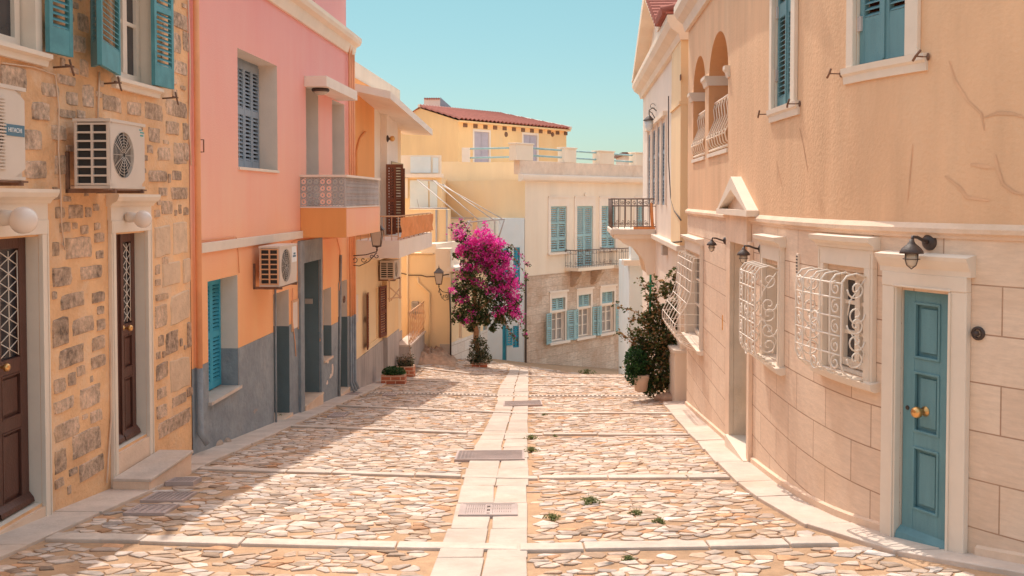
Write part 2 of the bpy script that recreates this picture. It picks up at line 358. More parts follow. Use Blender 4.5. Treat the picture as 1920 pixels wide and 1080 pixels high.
# ------------------------------------------------------------------ ground sheet
def ground():
    mb=MB(); xs=[-90,-40,-20,-12]+[-8+.8*i for i in range(21)]+[12,20,40,90]; ys=[-40,-25,-10,0]+[2+.8*i for i in range(56)]+[60,90,140,220]
    idx=[[mb.add((x,y,gz(x,y))) for x in xs] for y in ys]
    for j in range(len(ys)-1):
        for i in range(len(xs)-1): mb.f.append([idx[j][i],idx[j][i+1],idx[j+1][i+1],idx[j+1][i]]); mb.sm.append(True)
    mb.build('ground',m_sand,kind='structure')
ground()
def slabseq(name,lx,rx,y0,y1,L0,L1,h,m,gap=.011,split=None,jit=.014,tilt=0):
    """row of paving slabs between x=lx(y) and x=rx(y)"""
    mb=MB(); y=y0
    while y<y1:
        l=U(L0,L1); ye=min(y+l,y1)
        cols=[(0,1)] if not split else [(0,split),(split,1)]
        for c0,c1 in cols:
            a=y+gap; b=ye-gap; hh=h+U(-.004,.004); x=lambda t,yy: lx(yy)+(rx(yy)-lx(yy))*t
            q=[(x(c0,a)+gap,a),(x(c1,a)-gap,a),(x(c1,b)-gap,b),(x(c0,b)+gap,b)]
            q=[(p[0]+U(-jit,jit),p[1]+U(-jit,jit)) for p in q]
            mb.hexa([(p[0],p[1],gz(*p)-.05) for p in q]+[(p[0],p[1],gz(*p)+hh) for p in q])
        y=ye
    return mb.build(name,m,kind='structure',bevel=.008)
PWL=lambda y: .46-.006*max(0,min(10,y-9))
slabseq('pavement',lambda y:wl(y)-.1,lambda y:wl(y)+PWL(y),3,28.5,.7,1.3,.035,m_slab)
slabseq('pavement',lambda y:wr(y)-.40 if y<18.5 else wr(y)-.36,lambda y:wr(y)+.05,5.0,18.6,.7,1.3,.04,m_slab)
CL=lambda y:-.62+.0225*(y-7.46)-(.10 if 10.3<y<14.6 else 0)*0-.04*math.sin(y*.6)
CR=lambda y:.12+.0175*(y-7.46)
m_strip=mat('worn_gutter_marble',(.58,.49,.42),var=.2,scale=3,bump=.35,bscale=25,dirt=(.50,.38,.29),dirtamt=.8,rough=.7)
slabseq('gutter_strip',CL,CR,2.5,30.5,.75,1.15,.022,m_strip,split=.52,gap=.008)
# cross kerbs
KERBS=[4.9,7.95,11.15,14.9,17.9,24.2,27.2]
def skew(Y): return -.03*max(0,Y-6)-.03
def kerb_y(Yc,x): return Yc+skew(Yc)*x
for Yc in KERBS:
    mb=MB(); hw=.11 if Yc<9 else .085
    x=wl(Yc)+PWL(Yc)+.02; xe=wr(Yc)-.42
    while x<xe:
        l=U(.5,1.3); e=min(x+l,xe)
        yo=U(-.02,.02)
        q=[(x+.006,kerb_y(Yc,x)-hw+yo+U(-.02,.02)),(e-.006,kerb_y(Yc,e)-hw+yo+U(-.02,.02)),(e-.006,kerb_y(Yc,e)+hw+yo+U(-.02,.02)),(x+.006,kerb_y(Yc,x)+hw+yo+U(-.02,.02))]
        mid=(x+e)/2
        if True:
            hh=.03+U(-.004,.006)
            if CL(Yc)-.05<mid<CR(Yc)+.05 : hh=.027
            mb.hexa([(p[0],p[1],gz(*p)-.05) for p in q]+[(p[0],p[1],gz(*p)+hh) for p in q])
        x=e
    mb.build('kerb_stones',m_kerb,kind='structure',bevel=.012)
# ------------------------------------------------------------------ grates
GR=[ # cx,cy,w,l,label,style
 ]
def gpt(px,py):  # pixel on the street surface
    d=ray(px,py); t=10
    for _ in range(40):
        z=gz(d[0]*t,d[1]*t); t=t*.5+.5*(z/d[2])
    return (d[0]*t,d[1]*t)
def grate(label,px0,px1,py0,py1,style,h=.03,grp=None):
    a=gpt((px0+px1)/2,py1); b=gpt((px0+px1)/2,py0); cy=(a[1]+b[1])/2; c=gpt((px0+px1)/2,(py0+py1)/2); 
    w=(px1-px0)/FPX*cy; l=b[1]-a[1]; cx=c[0]; x0,x1,y0,y1=cx-w/2,cx+w/2,cy-l/2,cy+l/2
    t=thing('drain_grate',label,'drain grate',(cx,cy,gz(cx,cy)),grp)
    def bx(mb,X0,X1,Y0,Y1,h0,h1):
        q=[(X0,Y0),(X1,Y0),(X1,Y1),(X0,Y1)]; mb.hexa([(p[0],p[1],gz(*p)+h0) for p in q]+[(p[0],p[1],gz(*p)+h1) for p in q])
    f=MB(); e=.025
    bx(f,x0-e,x1+e,y0-e,y0,-.02,h+.006); bx(f,x0-e,x1+e,y1,y1+e,-.02,h+.006); bx(f,x0-e,x0,y0,y1,-.02,h+.006); bx(f,x1,x1+e,y0,y1,-.02,h+.006)
    f.build('frame',m_grate,t)
    hmb=MB(); bx(hmb,x0,x1,y0,y1,-.02,h-.012); hmb.build('pit_shade',m_holeshade,t)
    g=MB()
    if style=='mesh':
        n=max(6,int(w/.045)); k=max(4,int(l/.05))
        for i in range(n+1): X=x0+w*i/n; bx(g,X-.008,X+.008,y0,y1,h-.008,h)
        for i in range(k+1): Y=y0+l*i/k; bx(g,x0,x1,Y-.010,Y+.010,h-.006,h+.003)
    elif style=='bars':
        for s0,s1 in ((.06,.44),(.56,.94)):
            n=9
            for i in range(n+1): X=x0+w*(s0+(s1-s0)*i/n); bx(g,X-.009,X+.009,y0+l*.08,y1-l*.08,h-.01,h+.002)
            for i in range(4): Y=y0+l*(.08+.84*i/3); bx(g,x0+w*s0,x0+w*s1,Y-.008,Y+.008,h-.011,h)
        bx(g,x0,x0+w*.06,y0,y1,h-.01,h+.004); bx(g,x1-w*.06,x1,y0,y1,h-.01,h+.004); bx(g,x0+w*.44,x0+w*.47,y0,y1,h-.01,h+.004); bx(g,x0+w*.53,x0+w*.56,y0,y1,h-.01,h+.004)
        for i in range(3): Y=y0+l*(.14+.33*i); bx(g,x0+w*.47,x0+w*.53,Y,Y+l*.1,h-.01,h+.005)
        bx(g,x0,x1,y0,y0+l*.07,h-.01,h+.0035); bx(g,x0,x1,y1-l*.07,y1,h-.01,h+.0035)
    else:
        bx(g,x0,x1,y0,y1,h-.01,h)
        n=max(5,int(w/.06)); k=max(4,int(l/.06))
        for i in range(n):
            for j in range(k): X=x0+w*(i+.5)/n; Y=y0+l*(j+.5)/k; bx(g,X-.014,X+.014,Y-.014,Y+.014,h,h+.006)
    g.build('bars' if style!='plate' else 'cover_plate',m_grate,t)
    return (x0-.04,x1+.04,y0-.04,y1+.04)
GZ=[grate('slotted double drain grate in the gutter strip nearest the camera',866,966,951,971,'bars',.03),
 grate('wide mesh drain grate crossing the gutter strip beside green weeds',858,980,850,866,'mesh',.03),
 grate('narrow far mesh grate on the gutter strip just before the chain of drain holes',946,1014,755,763,'mesh',.03),
 grate('small dark mesh drain in the left pavement beside the stone step',322,366,903,911,'mesh',.042),
 grate('mesh drain cover lying half in shadow left of the paving',282,352,927,942,'mesh',.022),
 grate('plain metal cover plate lying nearest on the left shadow edge',250,318,951,966,'plate',.022),
 grate('small rusty cover set in shaded cobbles below the blue grey door',622,648,776,783,'plate',.022),
 grate('dark little cover at the foot of the orange pipes',652,674,739,743,'plate',.04),
 grate('small cover in shade between planters and channel drain',722,744,738,743,'plate',.022)]
# channel drain crossing the street (long slotted line)
DY=lambda x: 21.2-.36*x-.03*x*x
def channel():
    x0=wl(22.4)+.45; x1=2.95; t=thing('channel_drain','long channel drain with a dotted row of holes crossing the whole street','channel drain',(0,21.2,gz(0,21.2)))
    a=MB(); b=MB(); n=int((x1-x0)/.085)
    for i in range(n):
        X=x0+(x1-x0)*i/n; X2=x0+(x1-x0)*(i+1)/n
        for (u,v,mb,h) in ((-.10,.10,b,.014),):
            q=[(X,DY(X)+u),(X2,DY(X2)+u),(X2,DY(X2)+v),(X,DY(X)+v)]; mb.hexa([(p[0],p[1],gz(*p)-.03) for p in q]+[(p[0],p[1],gz(*p)+h) for p in q])
        for (u,v) in ((-.17,-.10),(.10,.17)):
            q=[(X,DY(X)+u),(X2,DY(X2)+u),(X2,DY(X2)+v),(X,DY(X)+v)]; a.hexa([(p[0],p[1],gz(*p)-.03) for p in q]+[(p[0],p[1],gz(*p)+.026) for p in q])
        m=X+(X2-X)*.38
        q=[(X,DY(X)-.10),(m,DY(m)-.10),(m,DY(m)+.10),(X,DY(X)+.10)]; a.hexa([(p[0],p[1],gz(*p)-.03) for p in q]+[(p[0],p[1],gz(*p)+.0265) for p in q])
    a.build('frame',m_slab,t); b.build('slot_shade',m_holeshade,t)
channel()
# ------------------------------------------------------------------ cobbles
def cobbles():
    random.seed(11)
    sx,sy=.145,.092
    X0,X1,Y0,Y1=-5,4.6,3.6,32.5
    nx=int((X1-X0)/sx)+1; ny=int((Y1-Y0)/sy)+1
    seed={}
    for j in range(ny):
        for i in range(nx):
            seed[(i,j)]=(X0+(i+.5*(j%2)+U(-.46,.46))*sx, Y0+(j+U(-.44,.44))*sy)
    for k in list(seed):
        if R()<.16: del seed[k]
    mb=MB(); mb.colr=[]
    pal=[(.84,.70,.60)]*4+[(.78,.62,.51)]*4+[(.72,.54,.41)]*3+[(.70,.51,.38),(.62,.43,.30),(.62,.52,.46),(.82,.58,.42),(.74,.42,.24),(.52,.37,.27),(.58,.44,.35),(.86,.76,.69)]
    def blocked(x,y):
        if x<wl(y)+PWL(y)+.05: return True
        if y<18.5 and x>wr(y)-.45: return True
        if y>=18.5 and x>3.0+.03*(y-18.5)+(.0 if y<26 else .5*(y-26)): return True
        if CL(y)-.06<x<CR(y)+.06 and y<30.5: return True
        for Yc in KERBS:
            if abs(y-kerb_y(Yc,x))<(.17 if Yc<9 else .14): return True
        if abs(y-DY(x))<.19 and x<3: return True
        for g in GZ:
            if g[0]-.06<x<g[1]+.06 and g[2]-.06<y<g[3]+.06: return True
        return False
    def patch(x,y):  # 0..1 how bare the sand is
        v=math.sin(x*1.7+y*.9)*math.sin(x*.6-y*1.3+1)+.5*math.sin(x*3.1+2)*math.sin(y*2.3)
        return v
    for (i,j),(cx,cy) in seed.items():
        if blocked(cx,cy): continue
        edge=.0
        bare=patch(cx,cy)
        near=1-sstep(7.5,10,cy)
        if R()<.03+max(0,bare-.55)*.35+near*.16+(.22 if abs(cx-.3)<.4 and 8.5<cy<11 else 0): continue
        # clip square by bisectors (anisotropic-> plain)
        poly=[(cx-.3,cy-.28),(cx+.3,cy-.28),(cx+.3,cy+.28),(cx-.3,cy+.28)]
        for dj in range(-2,3):
            for di in range(-2,3):
                if (di,dj)==(0,0): continue
                q=seed.get((i+di,j+dj))
                if not q: continue
                nxv,nyv=q[0]-cx,(q[1]-cy)*1.5
                mx,my=(q[0]+cx)/2,(q[1]+cy)/2
                out=[]
                for k in range(len(poly)):
                    a=poly[k]; b=poly[(k+1)%len(poly)]
                    da=(a[0]-mx)*nxv+(a[1]-my)*nyv; db=(b[0]-mx)*nxv+(b[1]-my)*nyv
                    if da<=0: out.append(a)
                    if da*db<0:
                        t=da/(da-db); out.append((a[0]+(b[0]-a[0])*t,a[1]+(b[1]-a[1])*t))
                poly=out
                if len(poly)<3: break
            if len(poly)<3: break
        if len(poly)<3: continue
        gx=sum(p[0] for p in poly)/len(poly); gy=sum(p[1] for p in poly)/len(poly)
        gap=U(.003,.009)+near*U(0,.014)
        def inset(pl,g):
            o=[]
            for p in pl:
                dx,dy=gx-p[0],gy-p[1]; l=math.hypot(dx,dy)
                if l<g*1.6: return None
                o.append((p[0]+dx/l*g,p[1]+dy/l*g))
            return o
        A=inset(poly,gap)
        if not A: continue
        # drop tiny edges, round corners once
        C=[]
        for k in range(len(A)):
            a=A[k]; b=A[(k+1)%len(A)]
            if math.hypot(a[0]-b[0],a[1]-b[1])<.012: continue
            t=U(.02,.11)
            C.append((a[0]*(1-t)+b[0]*t+U(-.005,.005),a[1]*(1-t)+b[1]*t+U(-.005,.005))); t=1-U(.02,.11)
            C.append((a[0]*(1-t)+b[0]*t+U(-.005,.005),a[1]*(1-t)+b[1]*t+U(-.005,.005)))
        if len(C)<4: continue
        B=[(p[0]+(gx-p[0])*.09,p[1]+(gy-p[1])*.09) for p in C]
        z=gz(gx,gy); h=U(.004,.014); tx=U(-.04,.04); ty=U(-.05,.05)
        c=random.choice(pal); f=U(.64,.92); 
        if near>.5 and R()<.3: f*=.85
        c=(min(1,c[0]*f),min(1,c[1]*f),min(1,c[2]*f),1)
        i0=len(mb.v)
        for p in C: mb.add((p[0],p[1],gz(*p)-.01)); mb.colr.append((c[0]*.46,c[1]*.36,c[2]*.30,1))  # contact shade along the joints painted into the foot of each stone
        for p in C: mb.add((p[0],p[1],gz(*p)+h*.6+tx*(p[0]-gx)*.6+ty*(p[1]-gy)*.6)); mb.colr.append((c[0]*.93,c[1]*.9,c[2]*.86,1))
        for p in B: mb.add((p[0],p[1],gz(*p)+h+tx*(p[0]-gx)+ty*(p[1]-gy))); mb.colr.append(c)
        n=len(C)
        for k in range(n):
            k2=(k+1)%n
            mb.f.append([i0+k,i0+k2,i0+n+k2,i0+n+k]); mb.sm.append(False)
            mb.f.append([i0+n+k,i0+n+k2,i0+2*n+k2,i0+2*n+k]); mb.sm.append(True)
        mb.f.append([i0+2*n+k for k in range(n)]); mb.sm.append(True)
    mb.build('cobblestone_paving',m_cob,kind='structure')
    print('cobble verts',len(mb.v))
cobbles()
random.seed(5)
# ------------------------------------------------------------------ components
def leaf(F,a0,a1,z0,z1,n0,parent,m,panels=((.06,.32),(.36,.94)),th=.035,st=.055,step=.045,solid=(),name='shutter',tilt=.028,slatm=None):
    """louvred shutter leaf lying between n0 and n0+th"""
    mb=MB(); H=z1-z0; w=a1-a0; st=min(st,w*.22)
    mb.box(F,a0,a0+st,n0,n0+th,z0,z1); mb.box(F,a1-st,a1,n0,n0+th,z0,z1)
    edges=[z0]+[v for p in panels for v in (z0+p[0]*H,z0+p[1]*H)]+[z1]
    for k in range(0,len(edges),2): mb.box(F,a0+st,a1-st,n0+.002,n0+th-.002,edges[k],edges[k+1])
    for p in panels:
        u,v=z0+p[0]*H,z0+p[1]*H
        if p in solid: mb.box(F,a0+st,a1-st,n0+.01,n0+th-.012,u,v); continue
        n=max(2,int((v-u)/step)); d=(v-u)/n
        for k in range(n): mb.slat(F,a0+st-.002,a1-st+.002,n0+.004,n0+th-.004,u+d*k+.004,tilt,.006 if step<.06 else .01)
    return mb.build(name,m,parent)
def boxm(name,m,parent,*boxes,bevel=0,kind=None):
    mb=MB()
    for b in boxes: mb.box(*b)
    return mb.build(name,m,parent,bevel=bevel)
def casement(F,a0,a1,z0,z1,n,parent,m=None,rows=(.33,.66),fr=.05,glass=None,cols=2,name='window'):
    """window frame with panes; n = plane of the glass"""
    m=m or m_white; g=glass or m_glass
    mb=MB(); mb.box(F,a0,a0+fr,n,n+.05,z0,z1); mb.box(F,a1-fr,a1,n,n+.05,z0,z1); mb.box(F,a0+fr,a1-fr,n,n+.05,z0,z0+fr); mb.box(F,a0+fr,a1-fr,n,n+.05,z1-fr,z1)
    for k in range(1,cols):
        c=a0+(a1-a0)*k/cols; mb.box(F,c-fr*.6,c+fr*.6,n,n+.055,z0+fr,z1-fr)
    for r in rows:
        z=z0+(z1-z0)*r; mb.box(F,a0+fr,a1-fr,n+.002,n+.035,z-fr*.25,z+fr*.25)
    w=mb.build(name,m,parent)
    p=MB(); p.face([F.P(a0+fr*.5,n+.012,z0+fr*.5),F.P(a1-fr*.5,n+.012,z0+fr*.5),F.P(a1-fr*.5,n+.012,z1-fr*.5),F.P(a0+fr*.5,n+.012,z1-fr*.5)]); p.build('pane',g,w)
    return w
def body(F,a0,a1,zt,parent,m,depth=8,n0=-.55,zb=-9,name='rear_wall'):
    return boxm(name,m,parent,(F,a0,a1,-depth,n0,zb,zt))
def spiral(F,a,z,n,r,turns=1.25,start=0,dr=1,k=18,sgn=1):
    pts=[]
    for i in range(k+1):
        t=i/k; rr=r*(1-t*.85); an=start+sgn*turns*2*math.pi*t
        pts.append(F.P(a+math.cos(an)*rr,n,z+math.sin(an)*rr))
    return pts
def ring(mb,F,a,z,n,r,t=.006,seg=10):
    pts=[F.P(a+math.cos(2*math.pi*k/seg)*r,n,z+math.sin(2*math.pi*k/seg)*r) for k in range(seg+1)]
    mb.tube(pts,t,4,cap=False)
def ac_unit(F,a0,a1,z0,z1,n0,n1,label,lab,grp):
    """split air conditioner outdoor unit: fins on the side that faces the camera, fan on the street side"""
    c=F.P((a0+a1)/2,(n0+n1)/2,z0); t=thing('air_conditioner',label,'air conditioner',c,grp)
    fa=a0+(a1-a0)*.08; fb=a0+(a1-a0)*.66; fr=min((fb-fa)/2,(z1-z0)*.42); fc=(fa+fb)/2; zc=(z0+z1)/2
    # casing: shell with hollow side behind fins
    mb=MB(); mb.box(F,a0+.03,a1,n0,n1-.03,z0+.02,z1-.02); mb.box(F,a0-.008,a1+.008,n0-.008,n1+.008,z1-.02,z1+.01); mb.box(F,a0,a1,n0,n1,z0,z0+.025)
    mb.box(F,a0,a0+.03,n1-.035,n1,z0+.02,z1-.02); mb.box(F,a0,a0+.03,n0,n0+.03,z0+.02,z1-.02)
    # front plate with a round hole
    seg=28; P=F.P; zf0,zf1=z0+.025,z1-.02
    ringp=[]; outp=[]
    L0,L1=a0+.03,a1-.002
    for k in range(seg):
        an=2*math.pi*k/seg; x=math.cos(an); y=math.sin(an); ringp.append(P(fc+x*fr,n1,zc+y*fr))
        tx=((L1-fc) if x>0 else (fc-a0))/max(abs(x),1e-6); ty=((zf1-zc) if y>0 else (zc-zf0))/max(abs(y),1e-6); q=min(tx,ty); outp.append(P(fc+x*q,n1,zc+y*q))
    for k in range(seg):
        k2=(k+1)%seg; mb.face([ringp[k],ringp[k2],outp[k2],outp[k]])
        mb.face([ringp[k],P(0,0,0)*0+ringp[k]-Vector((F.n.x,F.n.y,0))*.03,ringp[k2]-Vector((F.n.x,F.n.y,0))*.03,ringp[k2]])
    mb.build('casing',m_acw,t,bevel=.0)
    d=MB(); d.box(F,a0+.022,a0+.034,n0+.03,n1-.035,z0+.03,z1-.03); 
    d.lathe(P(fc,n1-.028,zc),[(fr*.98,0),(fr*.98,.004)],24,A=(F.n.x,F.n.y,0)); d.build('dark_interior',m_acd,t)
    g=MB(); k=7
    for i in range(k+1): z=z0+.04+(z1-z0-.08)*i/k; g.box(F,a0-.004,a0+.02,n0+.02,n1-.02,z-.009,z+.009)
    for i in range(3): n=n0+.02+(n1-n0-.04)*i/2; g.box(F,a0-.006,a0+.02,n-.010,n+.010,z0+.03,z1-.03)
    g.build('side_fins',lab.get('fin',m_acw),t)
    f=MB()
    for i in range(8): ring(f,F,fc,zc,n1+.006,fr*(i+1)/8,.0022,20)
    for i in range(12):
        an=math.pi*2*i/12; f.tube([P(fc+math.cos(an)*.03,n1+.008,zc+math.sin(an)*.03),P(fc+math.cos(an)*fr,n1+.004,zc+math.sin(an)*fr)],.0028,4)
    f.build('fan_guard',m_acw,t)
    h=MB(); h.lathe(P(fc,n1-.022,zc),[(.07,0),(.06,.015)],14,A=(F.n.x,F.n.y,0))
    for i in range(3):
        an=i*2.094
        h.face([P(fc+math.cos(an)*.04,n1-.018,zc+math.sin(an)*.04),P(fc+math.cos(an+.2)*fr*.9,n1-.02,zc+math.sin(an+.2)*fr*.9),P(fc+math.cos(an+.9)*fr*.9,n1-.01,zc+math.sin(an+.9)*fr*.9),P(fc+math.cos(an+.8)*.05,n1-.012,zc+math.sin(an+.8)*.05)])
    h.build('fan',m_acd,t)
    # brackets
    for a in (a0+.06,a1-.1):
        b=MB(); b.box(F,a,a+.035,.0,n1+.02,z0-.045,z0-.004); b.box(F,a,a+.035,0,.03,z0-.045,z0+.35)
        b.build('bracket',m_rust,t)
    boxm('bracket_rail',m_rust,t,(F,a0-.04,a1+.04,n1-.05,n1+.0,z0-.02,z0-.006))
    return t,fc,fr
def lettering(text,F,a,n,z,size,parent,m,name='lettering'):
    cu=bpy.data.curves.new(name,'FONT'); cu.body=text; cu.size=size; cu.align_x='CENTER'; cu.align_y='CENTER'; cu.extrude=.0015
    o=bpy.data.objects.new('tmp',cu); col.objects.link(o); dg=bpy.context.evaluated_depsgraph_get(); me=bpy.data.meshes.new_from_object(o.evaluated_get(dg))
    bpy.data.objects.remove(o)
    X=Vector((F.d.x,F.d.y,0)); Nn=Vector((F.n.x,F.n.y,0)); c=F.P(a,n,z)-ORG.get(parent.name,Vector((0,0,0)))
    M=Matrix(((X.x*1.0,0,Nn.x,c.x),(X.y,0,Nn.y,c.y),(0,1,0,c.z),(0,0,0,1)))
    me.transform(M); me.materials.clear(); me.materials.append(m)
    ob=bpy.data.objects.new(name,me); col.objects.link(ob); ob.parent=parent; ORG[ob.name]=ORG.get(parent.name); return ob
def lantern(cx,label,size=.2,arm=None,grp=None,glass=None):
    """four sided street lantern hanging / standing at cx (centre of glass bottom), arm = (wall point, kind)"""
    cx=Vector(cx); t=thing('street_lantern',label,'lantern',cx,grp); s=size
    def fr(r,z): return [cx+Vector((x*r,y*r,z)) for x,y in ((-1,-1),(1,-1),(1,1),(-1,1))]
    b0=fr(s*.32,0); b1=fr(s*.52,s*1.35); mb=MB()
    for k in range(4):
        mb.tube([b0[k],b1[k]],s*.035,4); mb.tube([b0[k],b0[(k+1)%4]],s*.035,4); mb.tube([b1[k],b1[(k+1)%4]],s*.045,4)
    c1=fr(s*.62,s*1.38); c2=fr(s*.22,s*1.85); mb.hexa(c1+c2); c3=fr(s*.1,s*1.98); mb.hexa(fr(s*.16,s*1.85)+c3); mb.lathe(cx,[(.02*s,s*1.95),(.07*s,s*2.05),(.02*s,s*2.2),(.01*s,s*2.35)],8)
    mb.hexa(fr(s*.34,-s*.08)+fr(s*.34,0)); mb.lathe(cx,[(.03*s,-s*.5),(.09*s,-s*.35),(.05*s,-s*.2),(.2*s,-s*.08)],8)
    mb.build('lantern_frame',m_iron,t)
    g=MB(); g.hexa(fr(s*.30,.005)+fr(s*.49,s*1.33)); g.build('lantern_glass',glass or m_lglass,t)
    if arm:
        W=Vector(arm[0]); a=MB(); e=cx+Vector((0,0,-s*.5)); d=(e-W); d.z=0; L=d.length; d.normalize(); up=Vector((0,0,1))
        P=lambda l,z: W+d*l+up*z
        a.hexa([W+Vector((0,-.02,-.22)),W+Vector((.015,-.02,-.22)),W+Vector((.015,.02,-.22)),W+Vector((0,.02,-.22)),W+Vector((0,-.02,.14)),W+Vector((.015,-.02,.14)),W+Vector((.015,.02,.14)),W+Vector((0,.02,.14))])
        ez=e.z-W.z
        a.tube([P(0,0),P(L*.6,ez*.3),P(L,ez)],.012,5)
        a.tube([P(0,-.2),P(L*.35,-.22),P(L*.7,-.12),P(L*.98,ez-.03)],.01,5)
        def sp(l,z,r,st,sg):
            a.tube([P(l+math.cos(st+sg*7*i/16)*r*(1-i/18),z+math.sin(st+sg*7*i/16)*r*(1-i/18)) for i in range(17)],.009,5)
        sp(L*.18,-.08,.09,math.pi,1); sp(L*.5,-.08,.07,0,-1); sp(L*1.0,ez-.10,.07,1.5,1); sp(L*.8,-.02,.05,0,1)
        a.build('bracket',m_iron,t)
    return t
def wall_lamp(W,nv,label,size=1.0,grp=None):
    """gooseneck bulkhead lamp on the ashlar wall: round plate, arm, cap, caged glass"""
    W=Vector(W); n=Vector((nv.x,nv.y,0)).normalized(); t=thing('wall_lamp',label,'wall lamp',W,grp); s=size; up=Vector((0,0,1))
    mb=MB(); mb.lathe(W,[(.075*s,0),(.075*s,.015*s),(.05*s,.035*s),(.022*s,.045*s)],18,A=n)
    mb.tube([W+n*.03*s,W+n*.10*s+up*.015*s,W+n*.2*s+up*.05*s,W+n*.27*s+up*.055*s,W+n*.285*s+up*.0],.016*s,8)
    c=W+n*.285*s+up*-.0*s
    mb.lathe(c,[(.018*s,.035*s),(.03*s,.0),(.045*s,-.015*s),(.085*s,-.05*s),(.10*s,-.075*s),(.105*s,-.095*s),(.07*s,-.095*s)],18)
    mb.build('lamp_arm',m_iron,t)
    g=MB(); g.lathe(c,[(.058*s,-.09*s),(.062*s,-.14*s),(.05*s,-.19*s),(.02*s,-.215*s),(.002,-.218*s)],14); g.build('lamp_glass',m_lglass,t)
    k=MB()
    for i in range(4):
        an=i*math.pi/2+.4; q=Vector((math.cos(an),math.sin(an),0)); k.tube([c+q*.07*s-up*.09*s,c+q*.073*s-up*.15*s,c+q*.055*s-up*.2*s,c-up*.235*s],.0045*s,4)
    k.tube([c+Vector((math.cos(i*.524),math.sin(i*.524),0))*.073*s-up*.145*s for i in range(13)],.004*s,4,cap=False)
    k.build('cage',m_iron,t)
    return t
PXL=lambda x,y,n=0: FL.px(x,y,n)
SL=lambda x,y=500,n=0: FL.px(x,y,n)[0]
ZL=lambda x,y,n=0: FL.px(x,y,n)[1]
